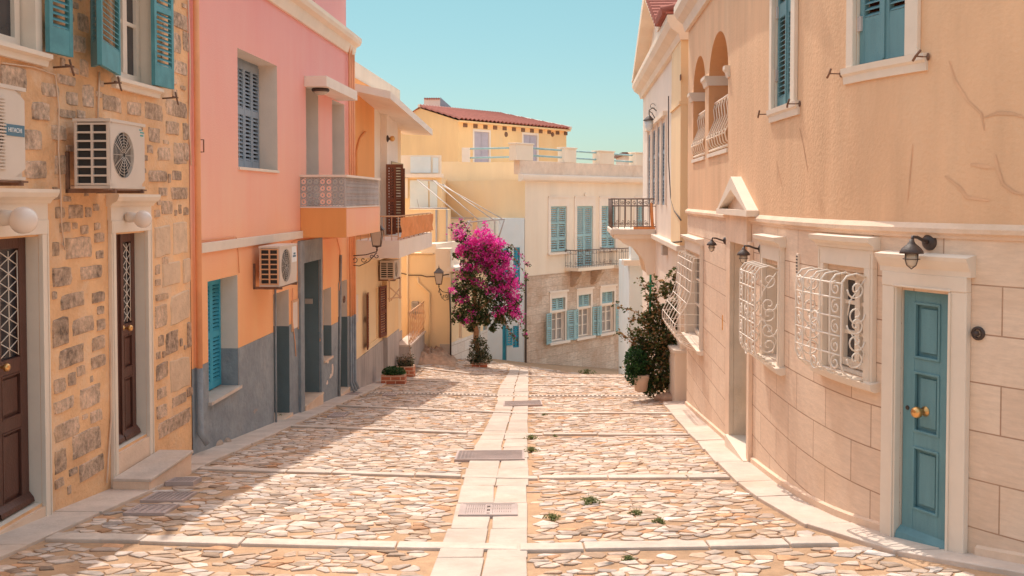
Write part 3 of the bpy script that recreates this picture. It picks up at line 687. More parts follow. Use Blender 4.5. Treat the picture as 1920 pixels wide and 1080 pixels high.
# ================================================================== L1 rubble stone house
def stone_house():
    aE=SL(356.5); t=thing('stone_house','old stone house with brown panelled doors and open teal shutters','house',FL.P(aE/2,0,-3))
    d1=Rc(FL,-40,75,443,960,at='r'); d1=(SL(75,700)-1.12,SL(75,700),ZL(75,945),ZL(75,443))
    d2=(SL(213,650),SL(273,650),ZL(213,848),ZL(213,440))
    w1=(SL(62,60)-1.15,SL(62,60),ZL(62,98),ZL(62,98)+1.75); w2=(SL(221,100),SL(281,120),ZL(221,148),ZL(221,148)+1.75)
    ops=[d1,d2,w1,w2]; zt=3.05
    w=MB().wall(FL,0,aE,-6,zt,ops).build('wall',m_rubble,t)
    for o in ops:
        MB().reveal(FL,*o,.28).build('reveal',m_white,t)
    body(FL,0,aE-.01,zt-.01,t,m_rubble,n0=-.4)
    boxm('cornice',m_white,t,(FL,-.1,aE-.01,-.02,.18,zt-.18,zt+.04))
    e=MB(); e.face([FL.P(aE,0,-6),FL.P(aE,-.4,-6),FL.P(aE,-.4,zt),FL.P(aE,0,zt)]); e.build('end_wall',m_rubble,t)
    # rubble stones showing through the pointing
    S=[(0,125,47,165),(78,158,110,180),(124,174,145,196),(155,160,174,200),(60,193,90,224),(108,207,140,220),(47,245,77,280),(97,237,122,262),(47,303,86,334),(103,293,128,326),(193,181,226,208),(238,193,263,215),(272,195,304,224),(311,190,350,218),(311,229,333,251),(279,241,298,266),(296,278,318,300),(326,269,350,307),(276,273,286,286),(279,321,312,340),(323,321,340,337),(298,353,312,366),(321,353,350,373),(303,378,323,401),(335,385,339,400),(320,25,350,52),(321,62,338,98),(322,115,350,138),(133,68,158,96),(146,28,164,58),(150,113,165,143),(131,5,145,14),(108,143,140,158),
     (99,353,110,373),(129,385,154,408),(160,390,171,406),(112,419,129,434),(151,424,163,438),(177,419,186,430),(99,455,110,479),(123,446,169,483),(177,438,193,453),(180,471,193,484),(99,503,132,536),(151,500,189,522),(304,483,314,500),(291,498,298,514),(114,551,157,576),(173,549,194,566),(182,575,194,588),(99,597,127,648),(136,596,175,624),(182,600,195,618),(173,632,195,655),(111,652,155,684),(171,668,197,688),(101,711,122,736),(128,700,140,722),(151,726,186,762),(101,750,136,770),(170,770,190,790),(102,790,148,822),(136,808,188,850),(103,843,123,885),(149,862,193,892),(103,899,117,913),(292,552,314,562),(291,573,312,613),(297,630,305,648),(311,622,333,662),(293,682,313,710),(295,728,311,746),(323,742,348,758),(294,760,312,783),(298,780,356,806),(351,605,357,650),(293,661,300,672),(98,548,105,560),(343,60,352,95),(344,270,352,300),(343,232,352,262)]
    Lt=[(290,425,317,480),(325,417,350,475),(304,493,336,534),(343,485,355,530),(320,549,355,603),(319,672,356,730)]
    # small filler stones between the big ones
    rc=[(SL(x0,(y0+y1)/2),SL(x1,(y0+y1)/2),ZL((x0+x1)/2,y1),ZL((x0+x1)/2,y0)) for (x0,y0,x1,y1) in S+Lt]
    rc+=[(o[0]-.17,o[1]+.17,-9,o[3]+.5) for o in (d1,d2)]+[(o[0]-.18,o[1]+.18,o[2]-.14,o[3]) for o in (w1,w2)]+[(SL(169,100),SL(221,100),ZL(221,150),9)]
    fill=[]
    for _ in range(1500):
        if len(fill)>95: break
        a=U(SL(60,300),aE-.12); z=U(-2.9,2.4); w_=U(.06,.17); h_=U(.05,.11)
        if z<gz(wl(3+a),3+a)+.1: continue
        if any(q[0]-.035<a+w_ and q[1]+.035>a and q[2]-.035<z+h_ and q[3]+.035>z for q in rc): continue
        rc.append((a,a+w_,z,z+h_)); fill.append((a,a+w_,z,z+h_))
    for nm,lst,m in (('rubble_stones',S+fill,m_stone),('pale_quoin_stones',Lt,m_stonel)):
        mb=MB()
        for it in lst:
            if it in fill: a0,a1,z0,z1=it
            else:
                (x0,y0,x1,y1)=it; yc=(y0+y1)/2; xc=(x0+x1)/2; a0=SL(x0,yc)-.008; a1=SL(x1,yc)+.008; z1=ZL(xc,y0)+.008; z0=ZL(xc,y1)-.008
            if a1<0: continue
            n=10; h=U(.006,.018); cx,cz=(a0+a1)/2,(z0+z1)/2; out=[]; inn=[]; hw,hh=(a1-a0)/2,(z1-z0)/2; sh=U(-.12,.12)
            base=[(-1,-1),(-.35,-1.02),(.4,-.97),(1,-1),(1.03,-.2),(.98,.4),(1,1),(.3,1.03),(-.4,.98),(-1,1),(-1.03,.3),(-.98,-.4)]
            for (u,v) in base:
                r=1.05-U(0,.12)*(1.3 if abs(u)==1 and abs(v)==1 else .6); out.append((cx+u*hw*r,cz+v*hh*r+sh*u*hh*.5))
            N=len(out); O=[mb.add(FL.P(p[0],-.004,p[1])) for p in out]; I=[mb.add(FL.P(cx+(p[0]-cx)*.93,h+U(-.003,.003),cz+(p[1]-cz)*.90)) for p in out]
            for k in range(N): mb.f.append([O[k],O[(k+1)%N],I[(k+1)%N],I[k]]); mb.sm.append(False)
            mb.f.append(I); mb.sm.append(False)
        st=mb.build(nm,m,w)
    # doors: surrounds, cornices, leaves
    def door(o,sur,corn,leaves,knobn,both):
        a0,a1,z0,z1=o; s=MB(); sw=.105; ys=.13
        s.box(FL,a0-sw,a0,-.0,.045,gz(wl(6),a0+3)-.3,z1+.02); s.box(FL,a1,a1+sw,-.0,.045,-4,z1+.02)
        s.box(FL,a0-sw,a1+sw,.002,.05,z1+.02,z1+.15)
        s.box(FL,a0-sw+.02,a0-sw+.035,.045,.055,-4,z1+.12); s.box(FL,a1+sw-.03,a1+sw-.012,.045,.055,-4,z1+.12)
        sr=s.build('door_surround',m_white,t,bevel=.006)
        c=MB(); c.box(FL,a0-sw,a1+sw,0,.04,z1+.15,z1+.30); c.profile(FL,a0-sw-.03,a1+sw+.03,[(0,z1+.30),(.05,z1+.30),(.07,z1+.33),(.12,z1+.36),(.14,z1+.40),(.14,z1+.43),(0,z1+.43)]); c.build('cornice',m_white,sr)
        th=boxm('threshold',m_cream,t,(FL,a0-sw+.002,a1+sw-.002,-.25,.035,z0-.75,z0-.03))
        n=-.16; k=leaves
        for i in range(k):
            b0=a0+(a1-a0)*i/k+.012; b1=a0+(a1-a0)*(i+1)/k-.012; H=z1-z0
            mb=MB(); st=.075*(b1-b0)/.42+.02
            zs=[z0,z0+.10,z0+H*.30,z0+H*.345,z0+H*.505,z0+H*.56,z1-.10,z1]
            mb.box(FL,b0,b0+st,n,n+.05,z0,z1); mb.box(FL,b1-st,b1,n,n+.05,z0,z1)
            for q in (0,2,4,6): mb.box(FL,b0+st,b1-st,n+.002,n+.048,zs[q],zs[q+1])
            for q in (1,3):
                mb.box(FL,b0+st,b1-st,n+.01,n+.02,zs[q],zs[q+1]); mb.box(FL,b0+st+.03,b1-st-.03,n+.02,n+.035,zs[q]+.04,zs[q+1]-.04)
                mb.box(FL,b0+st-.001,b0+st+.014,n+.02,n+.055,zs[q],zs[q+1]); mb.box(FL,b1-st-.014,b1-st+.001,n+.02,n+.055,zs[q],zs[q+1]); mb.box(FL,b0+st,b1-st,n+.02,n+.054,zs[q],zs[q]+.014); mb.box(FL,b0+st,b1-st,n+.02,n+.054,zs[q+1]-.014,zs[q+1])
            d=mb.build('door',m_wood,t,bevel=.004)
            g=MB(); g.box(FL,b0+st,b1-st,n+.004,n+.012,zs[5],zs[6]); g.build('pane',m_glass,d)
            l=MB(); u,v=b0+st+.01,b1-st-.01; Z0,Z1=zs[5]+.02,zs[6]-.02; kk=7
            for j in range(kk):
                za=Z0+(Z1-Z0)*j/kk; zb=Z0+(Z1-Z0)*(j+1)/kk
                l.tube([FL.P(u,n+.035,za),FL.P(v,n+.035,zb)],.0045,4); l.tube([FL.P(v,n+.041,za),FL.P(u,n+.041,zb)],.0045,4)
                for qa,qz in (((u+v)/2,(za+zb)/2),): l.ball(FL.P(qa,n+.042,qz),.009,6)
            for qa in (u,v,(u+v)/2): l.tube([FL.P(qa,n+.038,Z0),FL.P(qa,n+.038,Z1)],.005,4)
            l.build('window_lattice',m_wmetal,d)
            b=MB(); b.profile(FL,b0,b1,[(n+.05,z0+.02),(n+.05,z0+.11),(n+.09,z0+.06),(n+.10,z0+.02)]); b.build('weatherboard',m_wood,d)
            if i==k-1:
                q=MB(); kz=z0+H*.545; ka=b0+.05; Nn=Vector((FL.n.x,FL.n.y,0))
                q.lathe(FL.P(ka,n+.05,kz),[(.032,0),(.03,.012),(.013,.02),(.013,.05),(.03,.065),(.038,.085),(.03,.105),(.005,.112)],14,A=Nn); q.build('door_knob',m_gold,d)
        m=MB(); c=(a0+a1)/2; m.box(FL,c-.022,c+.022,n+.045,n+.075,z0+.05,z1); m.build('door_cover_strip',m_wood,t)
        boxm('blue_sill',m_blue,t,(FL,a0+.005,a1-.005,-.2,-.03,z0-.03,z0-.002))
    door(d1,None,None,2,0,False); door(d2,None,None,2,0,False)
    # windows upstairs with frames, sills and shutters
    for i,o in enumerate((w1,w2)):
        a0,a1,z0,z1=o
        boxm('window_surround',m_white,t,(FL,a0-.11,a0,-.0,.025,z0-.02,z1)); boxm('window_surround',m_white,t,(FL,a1,a1+.11,-.0,.025,z0-.02,z1))
        W=casement(FL,a0+.02,a1-.02,z0+.03,z1,-.16,t,rows=(.38,.75),fr=.085,glass=m_glass)
        s=MB(); s.profile(FL,a0-.16,a1+.16,[(0,z0-.11),(.05,z0-.11),(.06,z0-.06),(.10,z0-.04),(.10,z0),(0,z0)]); s.box(FL,a0,a1,-.2,.0,z0-.05,z0+.01); s.build('sill',m_white,W)
        pan=((.14,.50),(.54,.97))
        # far leaf folded back against the wall
        q0,q1=((86,130),(284,320))[i]; hinge=FL.P(FL.px(q0,150,.06)[0],.06,0); end=FL.P(FL.px(q1,150,.09)[0],.09,0)
        leaf(Fac(hinge,end),0,(end-hinge).length,z0+.02,z1-.02,.0,W,m_teal,pan,step=.055,tilt=.035,th=.045)
        if i==1:
            hinge=FL.P(FL.px(218,100,.05)[0],.05,0); end=FL.P(FL.px(182,100,.25)[0],.25,0); L=(end-hinge).length
            far=FL.P(FL.px(169,100,.10)[0],.10,0); leaf(Fac(far,end),0,(end-far).length,z0+.02,z1-.02,-.04,W,m_teald,pan,step=.055,tilt=.035,th=.035)
            leaf(Fac(end,hinge),0,L,z0+.02,z1-.02,0,W,m_teal,pan,step=.055,tilt=.035,th=.045)
        for aa in (a0-.35,a1+.35):
            ct=MB(); ct.tube([FL.P(aa,0,z0-.09),FL.P(aa,.17,z0-.08)],.010,5); ct.tube([FL.P(aa-.03,.17,z0-.02),FL.P(aa+.02,.172,z0-.12),FL.P(aa+.05,.172,z0-.16)],.010,5); ct.box(FL,aa-.08,aa+.06,.15,.17,z0-.085,z0-.07)
            ct.build('shutter_catch',m_rust,W)
    # cables clipped to the wall
    for pp,w_ in ((((0,118),(60,126),(100,140),(107,200),(106,280),(110,350),(112,420),(117,468),(113,455)),.007),(((183,135),(182,170),(180,222)),.011),(((204,378),(204,500),(205,640),(206,780),(200,860),(197,905)),.010),(((350,0),(354,120),(352,240),(356,310)),.009)):
        cb=MB(); cb.tube([FL.P(SL(x,y),.018,ZL(x,y)) for x,y in pp],w_,5); cb.build('cable',m_cream,t)
    return d1,d2
D1,D2=stone_house()
def doorstep():
    a0,a1=SL(202,897),SL(290,836); z1=ZL(202,897); c=FL.P(a0,0,z1-.2); t=thing('doorstep','pale marble doorstep slab below the second brown door','doorstep',c)
    boxm('riser',m_cream,t,(FL,a0+.01,a1-.01,.05,.44,z1-.7,z1-.035)); boxm('tread',m_slab,t,(FL,a0,a1+.01,.0495,.46,z1-.035,z1),bevel=.008)
doorstep()
def globe(px,py,r,n,label):
    s,z=FL.px(px,py,n); c=FL.P(s,n,z); t=thing('globe_lamp',label,'globe lamp',c,'opal globe lamps over the brown doors')
    g=MB(); g.ball(c,r,20); g.build('lamp_globe',m_globe,t)
    b=MB(); a=FL.P(s-.02,.06,z+.02); b.lathe(a,[(r*.55,0),(r*.6,.03),(r*.5,n-.06-r*.5)],14,A=(FL.n.x,FL.n.y,0)); b.build('lamp_base',m_acw,t)
globe(44,413,.115,.25,'larger round opal globe lamp over the nearest brown door'); globe(268,411,.095,.23,'smaller round opal globe lamp above the far brown door with the step')
# AC units
n1=.47
s1=FL.px(47,250,n1)[0]; zt=FL.px(47,168,n1)[1]; zb=FL.px(47,338,n1)[1]
T,fc,fr_=ac_unit(FL,s1-.9,s1,zb,zt,.14,n1,'air conditioner unit with blue HITACHI label at the left edge',{},'air conditioners on the left house fronts')
s=MB(); lz=FL.px(30,245,n1)[1]; la=(FL.px(12,245,n1)[0]+FL.px(42,245,n1)[0])/2
lab=boxm('name_label',m_label,T,(FL,la-.14,la+.14,n1,n1+.004,lz-.045,lz+.045)); lettering('HITACHI',FL,la,n1+.006,lz,.050,lab,m_lettr)
g=MB(); 
for k in range(22): z=zb+.08+(zt-zb-.16)*k/22; g.box(FL,s1-.85,FL.px(9,250,n1)[0],n1+.006,n1+.014,z,z+.012)
g.build('front_fins',m_acw,T)
s0,z0=FL.px(207,353,n1); s1=FL.px(272,350,n1)[0]; z1=FL.px(207,224,n1)[1]
T,fc,fr_=ac_unit(FL,s0,s1,z0,z1,.12,n1,'air conditioner unit above the second brown door, grid fins facing the camera',{},'air conditioners on the left house fronts')
mk=MB(); 
for k,(a,w,z,h) in enumerate(((.10,.05,.05,.012),(.06,.09,.075,.012),(.085,.04,.105,.014),(.05,.03,.105,.014))): mk.box(FL,s1-a-w*.5,s1-a+w*.5,n1,n1+.003,z1-z-h,z1-z)
mk.build('name_mark',m_teall,T)
s0,z0=FL.px(524,538,.43); s1=FL.px(557,530,.43)[0]; z1=FL.px(524,463,.43)[1]
T,fc,fr_=ac_unit(FL,s0,s1,z0,z1,.12,.43,'air conditioner unit with yellowed fins on the pink and orange wall',{'fin':m_aco},'air conditioners on the left house fronts')
mk=boxm('name_label',m_lettr,T,(FL,s1-.30,s1-.03,.43,.433,z1-.28,z1-.03)); boxm('blue_mark',m_label,mk,(FL,s1-.25,s1-.08,.433,.436,z1-.20,z1-.17),(FL,s1-.21,s1-.1,.433,.436,z1-.16,z1-.13))
# ================================================================== L2 pink house
def pink_house():
    a0=SL(357.5); aE=SL(661,400); t=thing('pink_house','tall pink and orange house with blue grey painted base and corner balcony','house',FL.P((a0+aE)/2,0,-4))
    zb=ZL(392,678); 
    up=(SL(446,200),SL(520,230),ZL(446,314),ZL(446,90))
    c1=(SL(574,250),SL(597,250),ZL(575,400),ZL(596,166)); c2=(SL(623,260),SL(646,260),ZL(575,400),ZL(645,196))
    lw=(SL(390,620),SL(446,620),ZL(446,724),ZL(446,515)); ra=(SL(513,650),SL(542,650),ZL(542,775),ZL(542,542))
    db=(SL(566,610),SL(598,610),ZL(596,738),ZL(596,486)); wc=(SL(606,600),SL(621,600),ZL(621,668),ZL(621,538)); wd=(SL(634,620),SL(651,620),ZL(650,727),ZL(650,524))
    z2=ZL(634,603); zt=ZL(600,35); zt=3.55
    low=[lw,ra,db,wc,wd]; sp=db[0]-.12
    upw=MB(); upw.wall(FL,a0,sp,zb,zt,[up,c1,c2,lw,ra]+[(x[0],x[1],x[2],x[3]) for x in (db,)]); upw.wall(FL,sp,aE,z2,zt,[c1,c2,db,wc,wd]); w=upw.build('wall',m_pink,t)
    pl=MB(); pl.wall(FL,a0,sp,-7,zb,low,n=.003); pl.wall(FL,sp,aE,-7,z2,low,n=.003); pl.build('painted_base',m_gray,t)
    for o,m in ((up,m_rev),(c1,m_rev),(c2,m_rev)): MB().reveal(FL,*o,.38).build('reveal',m,t)
    for o,zz in ((lw,zb),(ra,zb-.02),(wc,z2),(wd,z2)):
        MB().reveal(FL,o[0],o[1],zz,o[3],.34,bot=False).build('reveal',m_rev,t); MB().reveal(FL,o[0],o[1],o[2],zz,.34,top=False).build('painted_reveal',m_dgreen if o is not lw else m_gray,t)
    MB().reveal(FL,*db,.42).build('reveal',m_dgreen,t)
    body(FL,a0+.01,aE-.01,zt-.01,t,m_pink,n0=-.45)
    # upper window: three louvred leaves
    W=casement(FL,up[0],up[1],up[2],up[3],-.37,t,rows=(),fr=.06,m=m_blueg)
    n=5
    for k in range(n):
        q0=up[0]+.03+(up[1]-up[0]-.06)*k/n; q1=up[0]+.03+(up[1]-up[0]-.06)*(k+1)/n
        leaf(FL,q0+.005,q1-.005,up[2]+.03,up[3]-.05,-.33,W,m_blueg,((.07,.50),(.56,.93)),step=.06,tilt=.03)
    boxm('sill',m_white,W,(FL,up[0]-.01,up[1]+.01,-.33,.03,up[2]-.03,up[2]+.012))
    for o in (c1,c2): boxm('balcony_door',m_blueg,t,(FL,o[0],o[1],-.37,-.33,o[2],o[3]))
    # lower blue window
    W=casement(FL,lw[0],lw[1],lw[2],lw[3],-.33,t,rows=(),m=m_blue)
    for k in range(3):
        q0=lw[0]+.02+(lw[1]-lw[0]-.04)*k/3; q1=lw[0]+.02+(lw[1]-lw[0]-.04)*(k+1)/3; leaf(FL,q0,q1-.006,lw[2]+.03,lw[3]-.03,-.28,W,m_blue,((.06,.46),(.52,.94)),step=.055,tilt=.03)
    boxm('sill',m_slab,W,(FL,lw[0]-.02,lw[1]+.03,-.28,.05,lw[2]-.035,lw[2]+.01))
    for o in (ra,wd): boxm('door',m_dgreen,t,(FL,o[0],o[1],-.33,-.28,o[2],o[3])); boxm('threshold',m_cream,t,(FL,o[0]-.02,o[1]+.02,-.28,.06,o[2]-.5,o[2]+.004))
    boxm('window',m_dgreen,t,(FL,wc[0],wc[1],-.33,-.28,wc[2],wc[3])); boxm('sill',m_cream,t,(FL,wc[0],wc[1]+.02,-.28,.04,wc[2]-.03,wc[2]+.01))
    # grey blue door with surround
    s=MB(); zs=ZL(558,452); fw=.16; s.box(FL,db[0]-fw-.1,db[0],.004,.05,-6,db[3]); s.box(FL,db[1],db[1]+fw*.7,.004,.05,-6,db[3]); s.box(FL,db[0]-fw-.1,db[1]+fw*.7,.004,.052,db[3],zs); sr=s.build('door_surround',m_gray,t)
    d=boxm('door',m_dgreen,t,(FL,db[0],db[1],-.41,-.36,db[2],db[3])); 
    for z in (.15,.8,1.45): boxm('door_panel',m_gray,d,(FL,db[0]+.15,db[1]-.15,-.36,-.35,db[2]+z,db[2]+z+.5))
    boxm('doorstep',m_cream,t,(FL,db[0]-.02,db[1]+.02,-.36,.075,db[2]-.7,db[2]-.03),(FL,db[0]-.03,db[1]+.03,-.36,.085,db[2]-.03,db[2]+.004))
    nb=FL.P(db[1],-.2,0); a,z=FL.px(573,567,-.2); k=boxm('letter_plate',m_meter,t,(FL,db[1]-.02,db[1]-.0,-.27,-.12,z-.05,z+.05))
    # meter niche
    q=Rc(FL,547,557,568,618); boxm('meter_cupboard',m_rev,t,(FL,q[0],q[1],0,.012,q[2],q[3])); boxm('cupboard_frame',m_aco,t,(FL,q[0]-.04,q[0],0,.022,q[2]-.04,q[3]+.04),(FL,q[1],q[1]+.04,0,.022,q[2]-.04,q[3]+.04),(FL,q[0],q[1],0,.022,q[3],q[3]+.04))
    # string course
    zA,zB=ZL(372,475),ZL(372,456); boxm('string_course',m_white,t,(FL,a0+.28,SL(564,440),.0,.05,zA,zB),bevel=.006)
    # cornice and parapet
    c=MB(); c.profile(FL,a0-.02,aE+.05,[(0,3.18),(.05,3.18),(.08,3.28),(.10,3.38),(.19,3.43),(.22,3.50),(.22,3.58),(0,3.60)]); c.build('cornice',m_crm,t)
    p0=SL(602,60); pp=MB(); pp.box(FL,p0,aE-.02,-6,-.12,zt+.05,5.6); pp.build('parapet_wall',m_pink,t)
    # canopy
    ca=SL(570,150); cb_=SL(625,200); zc0,zc1=ZL(570,162),ZL(570,142); boxm('canopy',m_crml,t,(FL,ca,cb_+.4,.0,.42,zc0,zc1),bevel=.006)
    # drainpipes
    dp=MB(); x=SL(360,400)+.05; dp.tube([FL.P(x,.06,5.0),FL.P(x,.06,zb)],.04,10); dp.build('drainpipe',m_opipe,t); dp=MB(); dp.tube([FL.P(x,.06,zb),FL.P(x,.06,-3.05),FL.P(x+.04,.14,-3.2)],.043,10); dp.build('drainpipe',m_gray,t)
    for xx,rr,zz in ((650.5,.026,ZL(655,82)),(654.5,.022,ZL(655,82)),(658.5,.030,3.2)):
        s_=SL(xx,400); dp=MB(); dp.tube([FL.P(s_,.07,zz),FL.P(s_,.07,z2)],rr,8); dp.build('drainpipe',m_opipe,t); dp=MB(); dp.tube([FL.P(s_,.07,z2),FL.P(s_,.07,-4.1),FL.P(s_-.05,.16,-4.28)],rr+.002,8); dp.build('drainpipe',m_gray,t)
    dp=MB(); s_=SL(513,500); dp.tube([FL.P(s_-.02,.03,-1.4),FL.P(s_-.02,.03,-3.7)],.02,6); dp.tube([FL.P(SL(637,600),.03,-1.2),FL.P(SL(633,700),.03,-4.3)],.03,6); dp.build('drainpipe',m_gray,t)
    for pp,w_ in ((((545,455),(560,450),(602,448),(604,500),(602,560),(598,640)),.01),(((602,448),(630,446),(636,470),(636,520),(634,545)),.01),(((547,540),(546,600),(551,640),(553,668)),.01)): cb=MB(); cb.tube([FL.P(SL(x,y),.02,ZL(x,y)) for x,y in pp],w_,4); cb.build('cable',m_opipe,t)
    cb=MB(); cb.tube([FL.P(SL(x,y),.02,ZL(x,y)) for x,y in ((372,452),(440,444),(444,470),(446,512))],.008,4); cb.build('cable',m_opipe,t)
    hk=MB(); hk.tube(spiral(FL,SL(641,560),ZL(641,560),.05,.10,1.4,math.pi),.012,5); hk.build('iron_scroll',m_rust,t)
    hk=MB(); ha=SL(372,270); hk.tube([FL.P(ha,0,ZL(372,262)),FL.P(ha,.07,ZL(372,262)),FL.P(ha,.07,ZL(372,285)),FL.P(ha,0,ZL(372,285))],.010,5); hk.build('wall_hook',m_rust,t)
    # flaking paint
    for (x,y,rx,ry) in ((614,676,.12,.07),(623,690,.10,.16),(620,705,.16,.06),(613,718,.08,.05),(478,770,.16,.04)):
        pm=MB(); cs,cz=SL(x,y),ZL(x,y); k=14; pm.face([FL.P(cs+math.cos(6.283*i/k)*rx*U(.5,1.1),.0065,cz+math.sin(6.283*i/k)*ry*U(.5,1.1)) for i in range(k)]); pm.build('flaked_paint_patch',m_rev if x>600 else m_mgray,t)
    # balcony
    b0=FL.px(563,420)[0]; pn=FL.px(647,420,0); nn=.84; b1=FL.px(712,415,nn)[0]; zs1=FL.px(647,390,nn)[1]; zs0=FL.px(647,446,nn)[1]; zr=FL.px(647,331,nn)[1]
    B=boxm('balcony',m_orange,t,(FL,b0,b1,.002,nn,zs0,zs1),bevel=.008)
    boxm('balcony_light_tinted_face',m_pink,B,(FL,b0+.01,b1-.0,nn+.001,nn+.006,zs0+.005,zs1-.012))  # street side coloured lighter than the rest: reflected light put into the colour
    boxm('balcony_coping',m_crml,B,(FL,b0-.01,b1+.01,.002,nn+.012,zs1,zs1+.022))
    r=MB(); z0_,z1_=zs1+.05,zr-.03
    F2=Fac(FL.P(b0+.03,0,0),FL.P(b0+.03,nn-.03,0)); F3=FL
    for (F,u,v,n_) in ((F2,0,nn-.03,0),(FL,b0+.03,b1-.03,nn-.03)):
        L=v-u; k=max(2,round(L/.125)); rr=(z1_-z0_)/4/2
        k=round(L/(rr*2))
        for i in range(k):
            for j in range(4): ring(r,F,u+L*(i+.5)/k,z0_+(j+.5)*rr*2,n_,rr*.98,.011,8); r.ball(F.P(u+L*(i+.5)/k,n_,z0_+(j+.5)*rr*2),.020,5)
        for i in range(k+1): 
            for j in range(5): r.ball(F.P(u+L*i/k,n_,z0_+j*rr*2),.018,5)
        for z in (z0_-.03,z1_+.02): r.box(F,u,v,n_-.012,n_+.012,z-.012,z+.012)
        for a in (u,v): r.box(F,a-.015,a+.015,n_-.014,n_+.014,zs1,zr)
    r.build('railing',m_ralu,B)
    boxm('handrail',m_crml,B,(FL,b0-.02,b1+.02,nn-.07,nn+.02,zr-.005,zr+.035),(FL,b0-.02,b0+.07,.0,nn-.07,zr-.005,zr+.035))
    return b0,b1,nn,zc0,ca
PB=pink_house()
def canopy_lamp():
    s,z=FL.px(594,166,.2); t=thing('ceiling_lamp','black rimmed round lamp under the small white canopy of the pink house','ceiling lamp',FL.P(PB[4]+.5,.2,PB[3]))
    c=FL.P(PB[4]+.35,.22,PB[3]); b=MB(); b.lathe(c,[(.15,0),(.17,-.03),(.15,-.06)],18); b.build('lamp_rim',m_iron,t); g=MB(); g.lathe(c,[(.14,-.06),(.12,-.09),(.05,-.12),(.001,-.125)],18); g.build('lamp_glass',m_lglass,t)
canopy_lamp()
s,z=FL.px(655,472); cx=FL.P(FL.px(702,455,.62)[0]*0+s+.02,.62,FL.px(702,457,.62)[1]); 
lantern(FL.P(s,.62,-1.05),'black four sided lantern on a scrolled bracket at the end of the pink house',.26,arm=(FL.P(s,.01,-1.28),),grp='old street lanterns')
